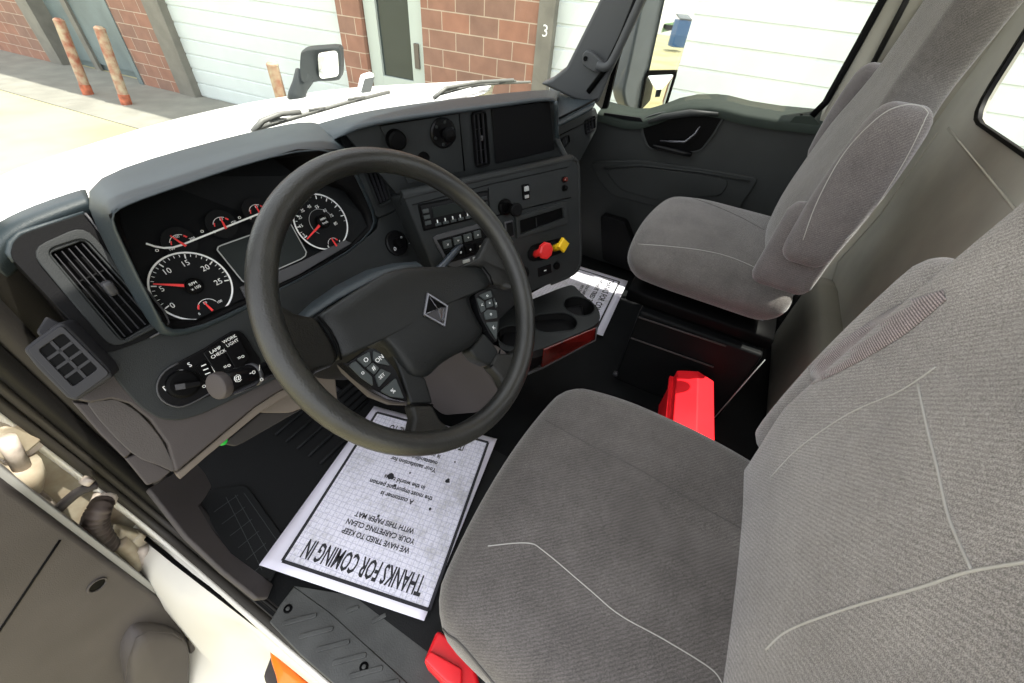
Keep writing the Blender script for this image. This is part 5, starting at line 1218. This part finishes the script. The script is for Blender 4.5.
# ================================================================= SEATS
def seat(dx, lab, drv):
    X0 = .335+dx
    t = thing('driver_seat' if drv else 'passenger_seat', (X0, -.1, 0), lab, 'seat')
    def fc(p, h):
        s = max(0, p.z/h.z); f_ = max(0, (p.y/h.y-.2)/.8)
        p = p.copy(); p.z += .022*(1-(p.x/h.x)**2)*s*(1-.5*f_)-.018*f_*f_*s; p.x *= 1-.08*f_**2; p.y += -.028*(p.x/h.x)**2*(f_ > 0)*f_
        if drv: g_ = max(0, -p.y/h.y); p.x *= 1-.16*g_*g_ if p.x > 0 else 1
        if p.z < 0: p.x *= 1-.10*abs(p.z/h.z); p.y *= 1-.06*abs(p.z/h.z)
        return p
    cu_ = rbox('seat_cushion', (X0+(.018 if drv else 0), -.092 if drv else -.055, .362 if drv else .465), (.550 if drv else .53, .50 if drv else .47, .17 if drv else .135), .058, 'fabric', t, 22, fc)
    lean = .10 if drv else .05; zc = .86 if drv else .905; zs = .92 if drv else .83
    def fb(p, h):
        p = p.copy(); z = p.z+zc; fz_ = max(0, min(1, (z-(.98 if drv else .80))/.19)); fz_ = fz_*fz_*(3-2*fz_)
        p.x *= 1-.40*fz_; b_ = max(0, (abs(p.x)/h.x-.5)/.5)
        if p.y > 0: p.y += (.030 if drv else .008)*b_*(1-fz_)*max(0, min(1, (z-.45)/.15))
        low_ = max(0, (.62-z)/.2); p.x *= 1-.05*low_
        p.y -= lean*(z-.45)
        if p.y > -.1: p.y += .008*math.sin((z-.4)*5)
        if not drv and p.y > -.04: p.y += .040*math.exp(-((z-.62)/.17)**2)*(1-.9*(p.x/h.x)**2)
        return p
    bk_ = rbox('backrest', (X0 if drv else X0+.02, -.282 if drv else -.262, zc), (.515, .095, zs), .045, 'fabric_lit' if drv else 'fabric', t, 26, fb)
    rbox('seat_pan', (X0, -.09, .262 if drv else .345), (.44, .44, .05), .012, 'black', t, 4)
    # suspension base
    hb_ = .18 if drv else .245; zt = .235 if drv else .32
    bs = prism('seat_base', [V((X0-hb_, .07, .0)), V((X0+hb_, .07, .0)), V((X0+hb_, -.30, .0)), V((X0-hb_, -.30, .0))], (0, 0, zt), 'floor_black', t, .01)
    for z in ((.06, .19) if drv else (.21, .30)): tube('base_rail', [V((X0-hb_-.005, .065, z)), V((X0-hb_-.005, -.20, z+.01))], .0028, 'knee', bs, 6)
    for y in (.07, -.26): tube('base_bolt', [V((X0-hb_, y, .03)), V((X0-hb_-.012, y, .03))], .009, 'silver_trim', bs, 10)
    tube('belt_cable', [V((X0-hb_-.03, -.30, .33)), V((X0-hb_-.02, -.29, .15)), V((X0-hb_-.02, -.28, .01))], .0016, 'grey_print', bs, 5)
    def arm(x, y, z, s, tilt=0):
        def fa(p, h):
            p = p.copy(); w = p.z/h.z; p.y -= .04*p.z
            k = 1-.15*max(0, -w)**2-.22*max(0, w)**2; p.y = p.y*k
            return p
        a = rbox('armrest', (x, y, z), s, .036, 'fabric_lit' if drv else 'fabric_arm', t, 16, fa)
        return a
    arms = []
    if drv: arms.append(arm(X0+.296, -.300, .655, (.068, .125, .42)))
    else:
        arms.append(arm(X0-.305, -.236, .800, (.066, .112, .325))); arms.append(arm(X0+.305, -.262, .835, (.070, .11, .27)))
        rbox('armrest_pivot', (X0-.280, -.222, .655), (.056, .135, .21), .028, 'fabric_arm', t, 8)
    return t, cu_, bk_, arms
sD = seat(0, 'grey fabric driver seat in the foreground with its armrest folded up', True)
sP = seat(1.005, 'grey fabric passenger seat on the far side with raised armrests', False)
bpy.context.view_layer.update()
bvc = bvh_of(sD[1]); bvb = bvh_of(sD[2]); bpc = bvh_of(sP[1]); bpb = bvh_of(sP[2]); bpa = bvh_of(sP[3][0]); bda = bvh_of(sD[3][0], sD[2])
seam('seam', [(488, 546), (527, 543), (545, 552), (590, 590), (620, 615), (665, 640), (710, 668), (722, 683)], bvc, 'seam', sD[1])
seam('seam', [(545, 420), (590, 445), (640, 470), (690, 500), (746, 531)], bvc, 'seam_dark', sD[1])
seam('seam', [(432, 610), (446, 632), (462, 645), (500, 690)], bvc, 'seam_dark', sD[1], .0018)
seam('seam', [(770, 478), (800, 447), (850, 413), (900, 391), (936, 367)], bvb, 'seam', sD[2])
seam('seam', [(918, 384), (928, 430), (938, 470), (950, 520), (972, 570)], bvb, 'seam', sD[2], .0013)
seam('seam', [(766, 650), (790, 630), (850, 608), (920, 588), (970, 572), (1030, 562)], bvb, 'seam', sD[2], .0013)
seam('seam', [(638, 244), (665, 246), (700, 250), (730, 257), (760, 270), (782, 283)], bpc, 'seam', sP[1])
seam('seam', [(692, 198), (715, 206), (740, 217), (764, 230)], bpc, 'seam_dark', sP[1])
seam('piping', [(803, 240), (818, 200), (845, 152), (880, 116), (905, 105), (922, 107), (928, 113)], bpa, 'seam', sP[3][0])
seam('piping', [(928, 113), (905, 160), (870, 215), (845, 240)], bpa, 'seam', sP[3][0])
# ribbed inner face of the driver's armrest
ua = [(782, 392), (820, 358), (860, 328), (900, 304), (943, 290)]; ub = [(784, 394), (822, 380), (862, 360), (905, 334), (946, 300)]
A2 = smoothpoly([V((u, v, 0)) for u, v in ua], 4, False); B2 = smoothpoly([V((u, v, 0)) for u, v in ub], 4, False); rws = []
for k in range(5):
    rw = []
    for a_, b_ in zip(A2, B2):
        p_ = a_.lerp(b_, k/4); d_ = ray(p_.x, p_.y).normalized(); h = bda.ray_cast(CAMPOS, d_)
        rw.append(h[0]-d_*.0015 if h[0] is not None else None)
    rws.append(rw)
ok_ = [j for j in range(len(A2)) if all(r_[j] is not None for r_ in rws)]
if len(ok_) > 3: loft('ribbed_strip', [[r_[j] for j in ok_] for r_ in rws], 'fabric_rib', sD[3][0], thick=.001)
